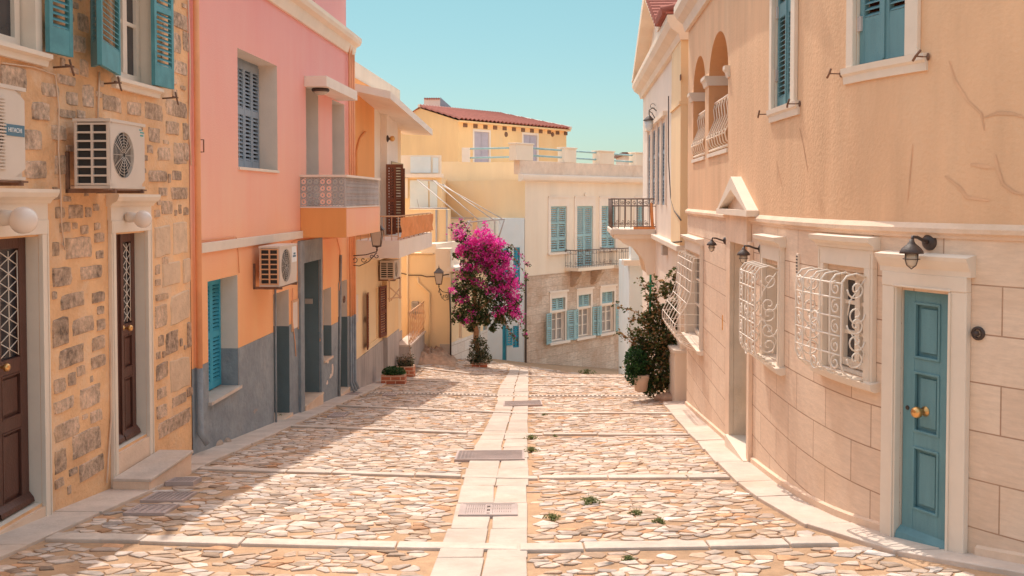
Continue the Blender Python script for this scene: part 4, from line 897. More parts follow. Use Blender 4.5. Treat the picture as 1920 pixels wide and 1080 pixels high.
# ================================================================== L3 yellow balcony house
def yellow_house():
    a0=SL(662,400); aE=SL(752,400); t=thing('balcony_house','yellow house with brown shutters, sloping canopy and orange panelled balcony','house',FL.P((a0+aE)/2,0,-5))
    zlow=-1.35; zt=2.75
    m1=ZL(720,631); lo=Rc(FL,688,709,548,650)
    MB().wall(FL,a0,SL(717,600),m1-.05,zlow+.4,[lo]).build('lower_wall',m_yel2,t); MB().reveal(FL,*lo,.25).build('reveal',m_yel2,t)
    W=casement(FL,lo[0],lo[1],lo[2],lo[3],-.22,t,m=m_woodr,glass=m_glass,rows=(.5,))
    lw=.52
    for (h,dx,dn) in ((lo[0]-.03,-.50,.10),(lo[1]+.03,.50,.10)):
        hp=FL.P(h,.02,0); e=FL.P(h+dx,dn,0); F=Fac(e,hp) if dx<0 else Fac(hp,e); leaf(F,0,(e-hp).length,lo[2],lo[3],0,W,m_woodr,((.06,.46),(.52,.94)),step=.06,tilt=.03)
    bs=MB(); q=a0; 
    while q<SL(717,650)-.1: 
        e=min(q+1.25,SL(717,650)); zz=ZL(663,682)+ (m1-ZL(663,682))*0; bs.box(FL,q+.004,e-.004,.0,.03,-7,max(m1-.05,ZL(663,684)) if False else m1-.05); q=e
    bs.build('marble_base',m_mgray,t)
    # pilaster / projecting lower part
    pa=SL(717,600); pb=SL(739,600); pn=.12; boxm('projecting_pier',m_yel,t,(FL,pa,pb,0,pn,m1-.0,zlow+.4)); boxm('pier_base',m_mgray,t,(FL,pa-.01,pb+.01,0,pn+.02,-7,m1))
    boxm('rear_base',m_mgray,t,(FL,pb+.01,aE,0,.02,-7,m1-.2)); 
    MB().wall(FL,pb,aE,m1-.2,zlow+.4).build('rear_lower_wall',m_yel2,t)
    # upper storey: orange loggia wall, cream strips, white pier
    zu=FL.px(690,208)[1]
    x1,x2,x3=SL(702,260),SL(714,260),SL(735,260)
    MB().wall(FL,a0,x1,zlow+.4,zt).build('upper_orange_wall',m_orange,t)
    MB().wall(FL,x1,x2,zlow+.4,zt).build('upper_cream_wall',m_crm,t)
    boxm('upper_white_pier',m_crml,t,(FL,x2,x3,-.3,.16,zlow+.4,zt-.4)); MB().wall(FL,x3,aE,zlow+.4,zt).build('upper_yellow_wall',m_yel2,t)
    body(FL,a0+.01,aE-.01,zt,t,m_yel2,n0=-.05,name='rear_wall')
    # top fascia wall and sloping canopy
    boxm('roof_wall',m_crm,t,(FL,a0+.05,aE+.2,-.6,-.05,zt,3.16))
    def A(px,py,Y): return at(px,py,Y)
    c=MB(); q0=FL.P(a0-.05,-.1,2.62); n0=at(732,171,22.7); n1_=at(811,243,29.0); q1=FL.P(aE+1.0,-.1,2.1)
    th=Vector((0,0,-.17)); c.hexa([q0+th,n0+th,n1_+th,q1+th,q0,n0,n1_,q1]); c.build('canopy',m_crml,t)
    # conduit
    cd=MB(); cd.tube([FL.P(SL(x,y),.04,ZL(x,y)) for x,y in ((682,248),(672,262),(666,285),(664,335))],.035,8); cd.build('conduit',m_orange,t)
    # brown shutters standing open on the balcony
    W=boxm('balcony_door',m_glass,t,(FL,SL(722,350),SL(745,350),.165,.175,zlow+.45,ZL(725,303)))
    for x,dn in ((713,.22),(720,.10),(728,.22),(737,.10),(744,.2)):
        h=FL.P(SL(x,360)-.1,.17 if x<736 else .02,0); e=h+Vector((FL.n.x,FL.n.y,0))*dn+Vector((FL.d.x,FL.d.y,0))*.12; leaf(Fac(h,e),0,(e-h).length,zlow+.42,FL.px(x,304 if x<730 else 312,.3)[1],0,W,m_woodr,((.05,.46),(.5,.95)),step=.07,tilt=.04)
    # balcony slab, cloth panel and railing
    b0=SL(668,470); nn=1.0; b1=FL.px(810,445,nn)[0]; zs1=FL.px(733,455,nn)[1]; zs0=FL.px(733,490,nn)[1]
    B=boxm('balcony',m_crml,t,(FL,b0,b1,-.0,nn,zs0,zs1),bevel=.01)
    zr=FL.px(733,410,nn)[1]
    cl=MB(); k=22; u,v=b0+.05,b1-.05
    Z=lambda a:zs1+.05
    top=zr
    rows=[]
    for i in range(k+1):
        a=u+(v-u)*i/k; wv=.035*math.sin(i*2.1); rows.append([cl.add(FL.P(a,nn+.02+wv+.03*math.sin(j*1.7+i*.7)*(j in (1,2)),zs1+.06+(top-zs1-.06)*j/3)) for j in range(4)])
    for A_,B_ in zip(rows,rows[1:]):
        for j in range(3): cl.f.append([A_[j],B_[j],B_[j+1],A_[j+1]]); cl.sm.append(True)
    cl.build('railing_cloth',m_awn,B)
    r=MB(); 
    for i in range(8): a=b0+.03+(b1-b0-.06)*i/7; r.tube([FL.P(a,nn-.03,zs1),FL.P(a,nn-.03,zr+.03)],.014,5)
    r.tube([FL.P(b0+.03,nn-.03,zr+.03),FL.P(b1-.03,nn-.03,zr+.03)],.018,6); r.tube([FL.P(b0+.03,.0,zr+.03),FL.P(b0+.03,nn-.03,zr+.03)],.018,6); r.tube([FL.P(b0+.03,.0,zs1+.1),FL.P(b0+.03,nn-.03,zs1+.1)],.012,6); r.tube([FL.P(b0+.03,nn-.03,zs1+.05),FL.P(b1-.03,nn-.03,zs1+.05)],.014,6)
    for i in range(5): r.tube([FL.P(b0+.03,nn*(i+.5)/5.5,zs1),FL.P(b0+.03,nn*(i+.5)/5.5,zr+.03)],.011,5)
    r.build('railing',m_aco,B)
    boxm('balcony_shutter_base',m_crm,B,(FL,b0+1.3,b1-1.5,.0,.3,zs0-.12,zs0))
    # lower ground terrace with low wall and orange panel railing
    ta=SL(740,660); tb=SL(740,660)+3.0; tw=MB(); tw.box(FL,ta,tb,.05,.42,-7,ZL(742,648)); w_=tw.build('terrace_wall',m_mgray,t)
    boxm('terrace_wall_coping',m_slab,w_,(FL,ta-.03,tb+.03,.03,.46,ZL(742,648),ZL(742,648)+.05))
    r=MB(); zb_=ZL(742,648)+.05; zt_=ZL(742,585)
    for i in range(9): a=ta+.04+(tb-ta-.08)*i/8; r.tube([FL.P(a,.40,zb_),FL.P(a,.40,zt_)],.014,5)
    for i in range(10):
        a=ta+.04+(tb-ta-.4)*i/9; r.tube([FL.P(a,.40,zb_),FL.P(a+.3,.46,(zb_+zt_)/2),FL.P(a+.05,.40,zt_)],.012,4)
    r.tube([FL.P(ta,.40,zt_),FL.P(tb,.40,zt_)],.02,5); r.tube([FL.P(ta,.40,zb_+.08),FL.P(tb,.40,zb_+.08)],.02,5); r.build('railing',m_aco,w_)
    boxm('wall_plaque',m_rev,t,(FL,SL(665,560),SL(670,560),0,.02,ZL(667,605),ZL(667,553)))
    # rack under the balcony
    r=MB()
    for (x0,y0,x1,y1) in ((728,525,752,520),(728,560,752,557),(730,525,730,566),(750,521,750,560),(732,540,750,556),(733,563,750,540)): r.tube([FL.P(SL(x0,y0,.4),.4,ZL(x0,y0,.4)),FL.P(SL(x1,y1,.4),.4,ZL(x1,y1,.4))],.016,5)
    r.build('metal_rack',m_aco,t)
yellow_house()
q=Rc(FL,734,750,490,524,.35); q=(q[0],q[0]+.85,q[2],q[3])
T,_,_=ac_unit(FL,q[0],q[1],q[2],q[3],.05,.42,'old air conditioner unit tucked under the orange panelled balcony',{},'air conditioners on the left house fronts')
def sconce():
    s,z=FL.px(729,260,.2); c=FL.P(s,.2,z); t=thing('wall_sconce','small round wall sconce on the white pier of the balcony house','wall lamp',c); b=MB(); b.ball(c+Vector((.09,0,0)),.075,12); b.build('lamp_globe',m_gold,t); b=MB(); b.lathe(c-Vector((.05,0,0)),[(.09,0),(.09,.03),(.03,.06),(.03,.14)],12,A=(1,0,0)); b.build('lamp_base',m_iron,t)
sconce()
# ================================================================== houses closing the street
V2=lambda v:(v[0],v[1])
def corner(px,Y): d=ray(px,500); return (d[0]/d[1]*Y,Y)
# B4 yellow corner house
C4=corner(845,31.0); F4=Fac((-6.5,31.6),C4); E4=corner(914,34.4); F4b=Fac(C4,E4)
def corner_house():
    t=thing('corner_house','low yellow corner house with old wall lanterns and a white block base beside the bougainvillea','house',(C4[0],C4[1],-5))
    zt=F4.px(800,478)[1]; zm=zt
    L=F4.len
    pr=F4.px(817,480)[0]
    bb=F4b.px(845,643)[1]
    w=MB(); w.wall(F4,0,L,-9,zt); w.build('front_wall',m_yel2,t)
    pz=F4.px(830,466)[1]; boxm('corner_pier',m_crm,t,(F4,pr,L-.003,-.5,.03,-3.0 if False else F4.px(830,520)[1],pz))
    z4=F4b.px(850,508)[1]; ob=F4b.len
    win=Rc(F4b,855,866,570,638); dr=Rc(F4b,893,901,610,676); w2=Rc(F4b,906,914,610,628)
    w=MB(); w.wall(F4b,0,ob,bb,z4,[win,dr,w2]); w.build('side_wall',m_yel2,t)
    w=MB(); w.wall(F4b,0,ob,-9,bb,[dr,win]); w.build('block_base',m_block,t)
    for o in (win,dr,w2):
        MB().reveal(F4b,*o,.2).build('reveal',m_crml,t)
        boxm('door' if o is dr else 'shutter',m_blue if o is dr else m_tealp,t,(F4b,o[0],o[1],-.16,-.1,o[2],o[3]))
    a=F4.px(825,660)[0]; zz=F4.px(830,645)[1]; boxm('corner_block_base',m_block,t,(F4,a,L+.01,0,.02,-9,zz))
    sl=MB(); sl.box(F4b,-.05,ob,-.5,.16,z4,z4+.12); sl.build('eaves_slab',m_crml,t)
    sl=MB(); sl.box(F4b,.0,2.2,-1.0,-.5,z4+.12,z4+.85); sl.build('roof_parapet',m_crm,t)
    # body fill
    b=MB(); z0=-9; z1=zt-.02
    pts=[F4.P(.0,-.02,0),F4.P(L-.02,-.02,0),F4b.P(ob,-.25,0),Vector((-1.5,37,0)),Vector((-6.5,37,0))]
    n=len(pts); I=[b.add((p.x,p.y,z0)) for p in pts]; J=[b.add((p.x,p.y,z4-.02 if k in (2,3) else z4-.02)) for k,p in enumerate(pts)]
    for k in range(n): b.f.append([I[k],I[(k+1)%n],J[(k+1)%n],J[k]]); b.sm.append(False)
    b.f.append(J); b.sm.append(False); b.build('rear_wall',m_yel2,t)
    boxm('roof_terrace_wall',m_yel2,t,(F4,0,L-.05,-.5,-.02,z4-.05,zt+.02),(F4,0,F4.px(812,470)[0],-.52,.04,zt+.02,zt+.06))
    # pipe, cable
    p=MB(); Q=lambda x,y,n=.05:F4.P(F4.px(x,y,n)[0],n,F4.px(x,y,n)[1])
    p.tube([Q(783,520),Q(784,530),Q(805,549),Q(806,690)],.035,6); p.tube([Q(764,470),Q(764,690)],.03,6); p.build('drainpipe',m_yel2,t)
    p=MB(); p.tube([Q(752,512),Q(768,516),Q(790,516),Q(800,519),Q(820,518),Q(842,514)],.016,5); p.tube([Q(843,545),Q(845,600),Q(845,690)],.028,6); p.build('cable',m_iron,t)
corner_house()
def meter():
    s,z=F4.px(779,575,.02); c=F4.P(s,.02,z); t=thing('electric_meter','small grey electric meter box on the yellow corner house wall','meter box',c)
    boxm('meter_case',m_meter,t,(F4,s-.11,s+.11,.0,.14,z-.17,z+.17),bevel=.02); boxm('meter_window',m_curt,t,(F4,s-.07,s+.07,.14,.15,z+.0,z+.12)); m=MB(); m.tube([F4.P(s,.05,z-.17),F4.P(s,.05,z-.4)],.015,5); m.tube([F4.P(s-.06,.04,z-.17),F4.P(s-.06,.04,z-.33)],.012,5); m.box(F4,s-.22,s+.22,.0,.03,z-.22,z-.18); m.build('meter_cable',m_meter,t)
meter()
s,z=F4.px(836,548,0); lantern(at(823,532,30.4),'old four sided lantern hanging left of the bougainvillea on the yellow corner',.25,arm=(at(840,549,30.95),),grp='old street lanterns')
lantern(at(877,528,30.6),'old four sided lantern half hidden in the bougainvillea flowers',.25,arm=(at(849,530,31.1),),grp='old street lanterns')
# B5 white house with bright blue doors
F5=Fac(E4,corner(983.4,34.95))
def white_house():
    t=thing('white_house','narrow bluish white house with bright blue door and shutters behind the bougainvillea','house',(F5.p0.x,F5.p0.y,-6))
    zt=F5.px(960,409)[1]; L=F5.len; xs=F5.px(935,450)[0]; zl=F5.px(912,512)[1]
    R5=[Rc(F5,944,954,466,545),Rc(F5,963,975,464,543),Rc(F5,942,950,610,684),Rc(F5,962,973,611,652)]
    w=MB(); w.wall(F5,xs,L,-9,zt,R5); w.wall(F5,0,xs,-9,zl,[]); w.build('wall',m_bwhite,t)
    b=MB(); b.box(F5,xs,L,-4,-.3,-9,zt-.01); b.box(F5,0,xs-.01,-4,-.3,-9,zl-.01); b.build('rear_wall',m_bwhite,t)
    e=MB(); e.face([F5.P(xs,0,zl),F5.P(xs,-.4,zl),F5.P(xs,-.4,zt),F5.P(xs,0,zt)]); e.face([F5.P(xs,0,zt),F5.P(L,0,zt),F5.P(L,-.4,zt),F5.P(xs,-.4,zt)]); e.build('end_wall',m_bwhite,t)
    for i,o in enumerate(R5):
        MB().reveal(F5,*o,.15).build('reveal',m_bwhite,t); c=(o[0]+o[1])/2
        if i==2: boxm('door',m_blue,t,(F5,o[0],o[1],-.13,-.08,o[2],o[3]))
        else:
            leaf(F5,o[0]-.02,c-.004,o[2],o[3],-.06,t,m_blue,((.05,.46),(.52,.95)),step=.08); leaf(F5,c+.004,o[1]+.02,o[2],o[3],-.06,t,m_blue,((.05,.46),(.52,.95)),step=.08)
            if i==3: leaf(F5,o[0]-.27,o[0]-.04,o[2]+.1,o[3]-.1,.02,t,m_blue,((.05,.95),),step=.08)
    boxm('step',m_slab,t,(F5,R5[2][0]-.35,R5[2][1]+.3,-.0,.35,-9,R5[2][2]-.01))
    boxm('roof_slab',m_crml,t,(F5,0,xs-.02,-.6,.08,zl,zl+.1))
white_house()
# B6 big cream house with ashlar ground floor
C6=corner(983.5,35.0); F6=Fac(C6,(C6[0]+.848*9,C6[1]+9))
def big_house():
    t=thing('terrace_house','wide cream house with weathered ashlar ground floor, pale teal shutters and roof terrace','house',(C6[0],C6[1],-6))
    zs=F6.px(983.5,519)[1]; zt=F6.px(984,337)[1]; L=F6.px(1250,500)[0]+1.0
    up=[Rc(F6,1032,1062,387,473),Rc(F6,1081,1111,387,503),Rc(F6,1127,1153,386,472),Rc(F6,1192,1212,384,478)]
    z0=up[0][2]; z1=up[0][3]; up=[(o[0],o[1],(zs+.0 if i==1 else z0),z1) for i,o in enumerate(up)]
    up[1]=(up[1][0],up[1][1],F6.px(1081,503)[1],z1)
    lw=[Rc(F6,1033,1058,587,642),Rc(F6,1083,1106,580,636),Rc(F6,1127,1150,573,629)]
    lz0=F6.px(1033,642)[1]; lz1=F6.px(1033,587)[1]; lz2=F6.px(1033,583)[1]; lz3=F6.px(1033,560)[1]
    lo=[(o[0],o[1],lz0,lz3) for o in lw]
    MB().wall(F6,0,L,zs,zt,up).build('upper_wall',m_crm,t)
    g=MB(); g.wall(F6,0,L,-10,zs,lo,n=.02); g.build('ashlar_wall',m_b6st,t)
    boxm('ashlar_ledge',m_b6st,t,(F6,0,L,0,.035,zs-.02,zs+.015))
    e=MB(); e.face([F6.P(0,.02,-10),F6.P(0,-9,-10),F6.P(0,-9,zt),F6.P(0,.02,zt)]); e.build('side_wall',m_yel2,t)
    boxm('rear_wall',m_crm,t,(F6,.02,L-.02,-9,-.35,-10,zt-.02))
    for i,o in enumerate(up):
        MB().reveal(F6,*o,.18).build('reveal',m_crml,t); c=(o[0]+o[1])/2
        W=boxm('door' if i==1 else 'window',m_crml,t,(F6,o[0]-.15,o[0],0.001,.03,o[2]-.05,o[3]+.32),(F6,o[1],o[1]+.15,0.001,.03,o[2]-.05,o[3]+.32),(F6,o[0],o[1],0.001,.03,o[3],o[3]+.32),(F6,o[0]-.15,o[1]+.15,0,.06,o[3]+.32,o[3]+.37))
        for u,v in ((o[0]+.01,c-.005),(c+.005,o[1]-.01)): leaf(F6,u,v,o[2]+.02,o[3],-.06,W,m_tealp,((.03,.24),(.30,.60),(.64,.96)) if i!=1 else ((.03,.19),(.23,.50),(.53,.96)),step=.075,tilt=.035)
        boxm('sill',m_crml,W,(F6,o[0]-.2,o[1]+.2,.03,.12,o[2]-.09,o[2]-.03)) if i!=1 else None
    for i,o in enumerate(lo):
        MB().reveal(F6,*o,.22).build('reveal',m_crml,t)
        W=casement(F6,o[0]+.02,o[1]-.02,lz0+.02,lz1,-.12,t,m=m_crml,rows=(.40,.75),fr=.05,glass=m_curt)
        boxm('surround',m_crml,W,(F6,o[0]-.12,o[0],.02,.05,lz0,lz3+.2),(F6,o[1],o[1]+.12,.02,.05,lz0,lz3+.2),(F6,o[0],o[1],.02,.05,lz3,lz3+.2),(F6,o[0]-.16,o[1]+.16,.02,.10,lz3+.2,lz3+.27),(F6,o[0],o[1],-.1,.03,lz1,lz2))
        c=(o[0]+o[1])/2
        for u,v in ((o[0]+.02,c-.005),(c+.005,o[1]-.02)): leaf(F6,u,v,lz2,lz3,-.07,W,m_tealp,((.08,.92),),step=.075,tilt=.035)
        boxm('sill',m_crml,W,(F6,o[0]-.2,o[1]+.2,.02,.14,lz0-.09,lz0))
        w_=(o[1]-o[0])*.47
        for u,v,dn0,dn1 in ((o[0]-.10-w_,o[0]-.08,.16,.06),(o[1]+.08,o[1]+.10+w_,.06,.16)):
            a=F6.P(u,dn0,0); b=F6.P(v,dn1,0); leaf(Fac(a,b),0,(b-a).length,lz0-.02,lz1+.02,0,W,m_tealp,((.05,.46),(.52,.95)),step=.075,tilt=.035)
    # balcony
    zr=F6.px(1070,471,.6)[1]; zb=F6.px(1070,504,.6)[1]; a0=F6.px(1060,480,0)[0]; a1=F6.px(1148,480,.6)[0]
    B=boxm('balcony',m_crm,t,(F6,a0-.05,a1+.05,.0,.65,zb-.12,zb))
    for a in (a0+.3,a1-.6): br=MB(); br.profile(F6,a,a+.22,[(.02,zb-.12),(.55,zb-.12),(.52,zb-.25),(.35,zb-.42),(.25,zb-.62),(.02,zb-.75)]); br.build('bracket',m_b6st,B)
    r=MB()
    def rail(r,F,u,v,n,zb,zr,sp=.11,th=.009):
        k=max(2,int(abs(v-u)/sp))
        for i in range(k+1):
            a=u+(v-u)*i/k; r.tube([F.P(a,n,zb),F.P(a,n,zr)],th,4)
            if i%2==0: ring(r,F,a,zb+(zr-zb)*.25,n,sp*.4,th*.7,7); ring(r,F,a,zr-.08,n,sp*.4,th*.7,7)
        r.tube([F.P(u,n,zr),F.P(v,n,zr)],.02,5); r.tube([F.P(u,n,zb+.06),F.P(v,n,zb+.06)],.012,4); r.tube([F.P(u,n,zr-.14),F.P(v,n,zr-.14)],.009,4)
    rail(r,F6,a0,a1,.6,zb,zr); 
    for a in (a0,a1):
        G=Fac(F6.P(a,0,0),F6.P(a,.6,0)); rail(r,G,0,.6,0,zb,zr)
    r.build('railing',m_dral,B)
    # little far balcony
    a0=F6.px(1166,480,.5)[0]; a1=F6.px(1186,480,.5)[0]; z_r=F6.px(1166,466,.5)[1]; z_b=F6.px(1166,498,.5)[1]
    B=boxm('balcony',m_crm,t,(F6,a0,a1,.0,.55,z_b-.12,z_b)); r=MB(); rail(r,F6,a0,a1,.5,z_b,z_r); G=Fac(F6.P(a0,0,0),F6.P(a0,.5,0)); rail(r,G,0,.5,0,z_b,z_r); r.build('railing',m_dral,B)
    # cornice and weathered parapet
    zc=F6.px(983,331)[1]; c=MB(); c.profile(F6,-.35,L,[(0,zt-.06),(.08,zt-.06),(.22,zt),(.26,zt+.10),(.26,zc+.06),(0,zc+.1)]); c.build('cornice',m_crml,t)
    zp=F6.px(983,301,.0)[1]; boxm('parapet',m_peel,t,(F6,-.3,L,-.25,.04,zc+.08,zp),bevel=.02)
    piers=[(966,998,271),(1057,1079,279),(1122,1150,285),(1190,1213,288)]
    for x0,x1,y in piers:
        a0=F6.px(x0,y)[0]; a1=F6.px(x1,y)[0]; z=F6.px((x0+x1)/2,y)[1]; boxm('parapet_pier',m_crm,t,(F6,a0,a1,-.28,.045,zp,z),(F6,a0-.03,a1+.03,-.31,.08,z,z+.05),bevel=.01)
    r=MB()
    for f in (.35,.82):
        r.tube([F6.P(F6.px(998,290)[0],-.12,zp+(F6.px(982,271)[1]-zp)*f),F6.P(F6.px(1212,290)[0],-.12,zp+(F6.px(982,271)[1]-zp)*f-.05)],.035,6)
    r.build('terrace_rail',m_tealp,t)
    v=MB(); s_,z_=F6.px(1097,365); v.lathe(F6.P(s_,0,z_),[(.07,0),(.08,.03),(.05,.05)],12,A=(F6.n.x,F6.n.y,0)); v.build('wall_boss',m_crm,t)
    p=MB(); p.tube([F6.P(-.02,.08,F6.px(984,515)[1]),F6.P(-.02,.08,-6.0)],.03,5); p.build('drainpipe',m_iron,t)
big_house()
# B7 roofed yellow house behind
C7=corner(860,44.0); F7=Fac(C7,(C7[0]+.848*9,C7[1]+9)); F7s=Fac((C7[0]-.763*6,C7[1]+.647*6),C7)
def roof_house():
    t=thing('tiled_roof_house','tall yellow house with red tiled roof and lilac shutters rising behind the others','house',(C7[0],C7[1],-7))
    m_tile=masonry('red_roof_tiles',(.86,.40,.30),(.74,.30,.22),(.45,.15,.11),.22,.35,msize=.02,var=.3,bump=.6)
    L=F7.px(1062,260)[0]; ze=F7.px(860,226)[1]
    ws=[Rc(F7,889,917,246,304),Rc(F7,981,1007,252,304)]
    w=MB(); w.wall(F7,0,L,-9,ze,ws); w.build('front_wall',m_yel,t)
    W=boxm('rear_wall',m_yel,t,(F7,.02,L,-8,-.3,-9,ze-.02))
    for o in ws:
        MB().reveal(F7,*o,.12).build('reveal',m_crml,t); c=(o[0]+o[1])/2
        f=boxm('window',m_crml,t,(F7,o[0]-.1,o[0],0,.02,o[2],o[3]+.1),(F7,o[1],o[1]+.1,0,.02,o[2],o[3]+.1),(F7,o[0],o[1],0,.02,o[3],o[3]+.1))
        for u,v in ((o[0],c-.006),(c+.006,o[1])): boxm('shutter',m_lilac,f,(F7,u,v,-.08,-.04,o[2],o[3]),(F7,u+.05,v-.05,-.04,-.03,o[2]+.1,o[3]-.1))
    # side (big plain wall) with raking top
    pk=at(788,203,45.55); run=(Vector(V2(pk))-Vector(C7)).length
    Ls=F7s.len; s=MB()
    s.face([F7s.P(Ls,0,-9),F7s.P(Ls,0,ze),F7s.P(Ls-run,0,pk.z),F7s.P(Ls-run-2.2,0,ze+.1),F7s.P(0,0,ze-.6),F7s.P(0,0,-9)]); s.build('gable_wall',m_yel,t)
    # roof: corrugated pan tiles as real ridges
    r=MB(); rd=F7.px(940,214,-run)[0]; 
    A0=F7.P(-.15,.22,ze+.02); B0=F7.P(L+.15,.22,ze+.02); A1=F7.P(-.1,-run,pk.z+.05); B1=F7.P(rd,-run,pk.z+.05)
    n=30
    def rp(u,v,h):
        b=A0.lerp(B0,u); tt=A1.lerp(B1,u); p=b.lerp(tt,v); return p+Vector((0,0,h))
    m=n*4; rows=[]
    for i in range(m+1):
        u=i/m; h=.10*abs(math.sin(u*n*math.pi)); rows.append([r.add(rp(u,v,h+.05*((j%2)))) for j,v in enumerate([0,.12,.1201,.25,.2501,.4,.4001,.55,.5501,.7,.7001,.85,.8501,1])])
    for X,Y_ in zip(rows,rows[1:]):
        for j in range(len(X)-1): r.f.append([X[j],Y_[j],Y_[j+1],X[j+1]]); r.sm.append(False)
    ba=F7.P(-.1,-run*2,ze-.3); bb=F7.P(rd,-run*2,ze-.3); r.face([A1,B1,bb,ba]); r.face([B0,bb,B1]); 
    rf=r.build('roof',m_tile,t)
    rg=MB(); rg.tube([A1+Vector((0,0,.06)),B1+Vector((0,0,.06))],.07,6); rg.tube([B1+Vector((0,0,.04)),B0+Vector((0,0,.07))],.08,6); rg.build('ridge_cap',m_crml,rf)
    fu=MB(); fu.box(F7,-.1,L+.1,.0,.2,ze-.08,ze-.0); fu.build('eaves_board',m_yel,t)
    cb=MB(); k=12
    for i in range(k): a=.3+(L-.5)*i/(k-1); cb.box(F7,a,a+.26,.0,.03,ze-.27,ze-.1)
    cb.build('eaves_vents',m_rust,t)
    bz=MB()
    for x in (949,1036): s_,z_=F7.px(x,252); bz.lathe(F7.P(s_,0,z_),[(.13,0),(.10,.03)],8,A=(F7.n.x,F7.n.y,0))
    bz.build('wall_vent',m_rust,t)
    # chimney box
    c0=at(795,200,48); c=MB(); G=Fac((c0.x,48),(c0.x+.75,48)); zt=at(800,186,48).z; c.box(G,0,.78,-1.0,0,c0.z-1,zt); 
    ch=c.build('chimney',m_crml,rf); c=MB(); c.face([G.P(.78,.01,zt+.1),G.P(.78,.01,zt-.75),G.P(1.5,.01,zt-.55)]); c.hexa([G.P(.785,-1,zt-1),G.P(1.5,-1,zt-1),G.P(1.5,.0,zt-1),G.P(.785,.0,zt-1),G.P(.785,-1,zt+.08),G.P(1.45,-1,zt-.5),G.P(1.45,0,zt-.5),G.P(.785,0,zt+.08)]); c.build('chimney_side_slope',m_blueg,ch)
    c=MB()
    for i in range(7): c.tube([G.P(.05+.11*i,.05,zt+.03),G.P(.05+.11*i,-1,zt+.03)],.05,5)
    c.build('chimney_tiles',m_tile,ch)
    # lower block in front with plain wall (terrace front)
    C=corner(860,38.0); H=Fac(corner(740,38.0),corner(1000,38.0)); zt=H.px(900,304)[1]; a0,a1=0,H.len
    aa=H.px(860,300)[0]
    boxm('terrace_block',m_yel2,t,(H,a0,a1,-4,0,-9,zt),(H,a0,aa,-.02,0,zt,H.px(800,205)[1]) if False else (H,a0,aa,-4,-.01,zt,zt+.02))
    pz=H.px(873,277)[1]; boxm('terrace_pier',m_crml,t,(H,H.px(866,290)[0],H.px(881,290)[0],-.3,.02,zt,pz),bevel=.01)
    r=MB()
    for y in (279,296): r.tube([H.P(H.px(872,y)[0],-.1,H.px(872,y)[1]),H.P(H.px(968,y)[0],-.1,H.px(968,y-2)[1])],.035,6)
    r.build('terrace_rail',m_tealp,t)
    # teal shuttered window in the block
    o=Rc(H,838,857,362,408); f=boxm('window',m_crml,t,(H,o[0]-.06,o[1]+.06,0.001,.02,o[2]-.05,o[3]+.05)); leaf(H,o[0],(o[0]+o[1])/2-.005,o[2],o[3],.02,f,m_tealp,((.05,.95),),step=.09); leaf(H,(o[0]+o[1])/2+.005,o[1],o[2],o[3],.02,f,m_tealp,((.05,.95),),step=.09)
roof_house()
def far_pink():
    Y=62; G=Fac(corner(1170,Y),corner(1260,Y)); t=thing('distant_house','tiny distant pink house with a flat red tiled edge beyond the roof terrace','house',G.P(1,0,-5)); zt=G.px(1180,291)[1]
    boxm('wall',m_rev,t,(G,0,G.len,-5,0,-8,zt)); boxm('roof',m_woodr,t,(G,-.15,G.len,-5.1,.15,zt,zt+.18))
far_pink()
# B8 cream house pieces on the left behind the balcony house
def cream_house():
    Y=35.0; G=Fac(corner(735,Y),corner(828,Y)); t=thing('cream_house','pale cream house with a white cornice between the canopy and the clothes line','house',G.P(0,0,-5))
    z=lambda y:G.px(790,y)[1]; s=lambda x:G.px(x,400)[0]
    boxm('wall',m_yel2,t,(G,0,G.len,-5,0,-9,z(333))); boxm('cornice',m_crml,t,(G,0,G.len+.06,-.2,.22,z(333),z(326)))
    boxm('parapet',m_crm,t,(G,0,G.len-.02,-.3,0.0,z(326),z(291))); boxm('parapet_panel',m_bwhite,t,(G,s(770),s(808),.0,.06,z(324),z(294)),(G,s(812),s(822),.0,.06,z(324),z(296)))
    boxm('white_panel',m_bwhite,t,(G,s(769),s(803),.0,.05,z(395),z(338)),(G,s(806),s(820),.0,.05,z(392),z(338))); boxm('cornice_bracket',m_crml,t,(G,s(750),s(765),.0,.10,z(372),z(334)))
    # nearer yellow block with roof rail
    H=Fac(corner(768,33.0),corner(839,33.0)); zt=H.px(800,393)[1]; boxm('terrace_block',m_yel2,t,(H,0,H.len,-1.8,0,-9,zt)); r=MB(); zz=zt
    r.tube([H.P(0,.02,zz+.04),H.P(H.len,.02,zz+.04)],.03,6); r.tube([H.P(H.px(818,400)[0],.04,zt),H.P(H.px(818,400)[0],.04,-3)],.03,6); r.tube([H.P(H.px(786,380)[0],0,zz),H.P(H.px(782,373)[0],0,zz+.35)],.012,4); r.tube([H.P(H.len-.02,.03,zt),H.P(H.len-.02,.03,-3)],.03,6); r.build('drainpipe',m_ralu,t)
cream_house()
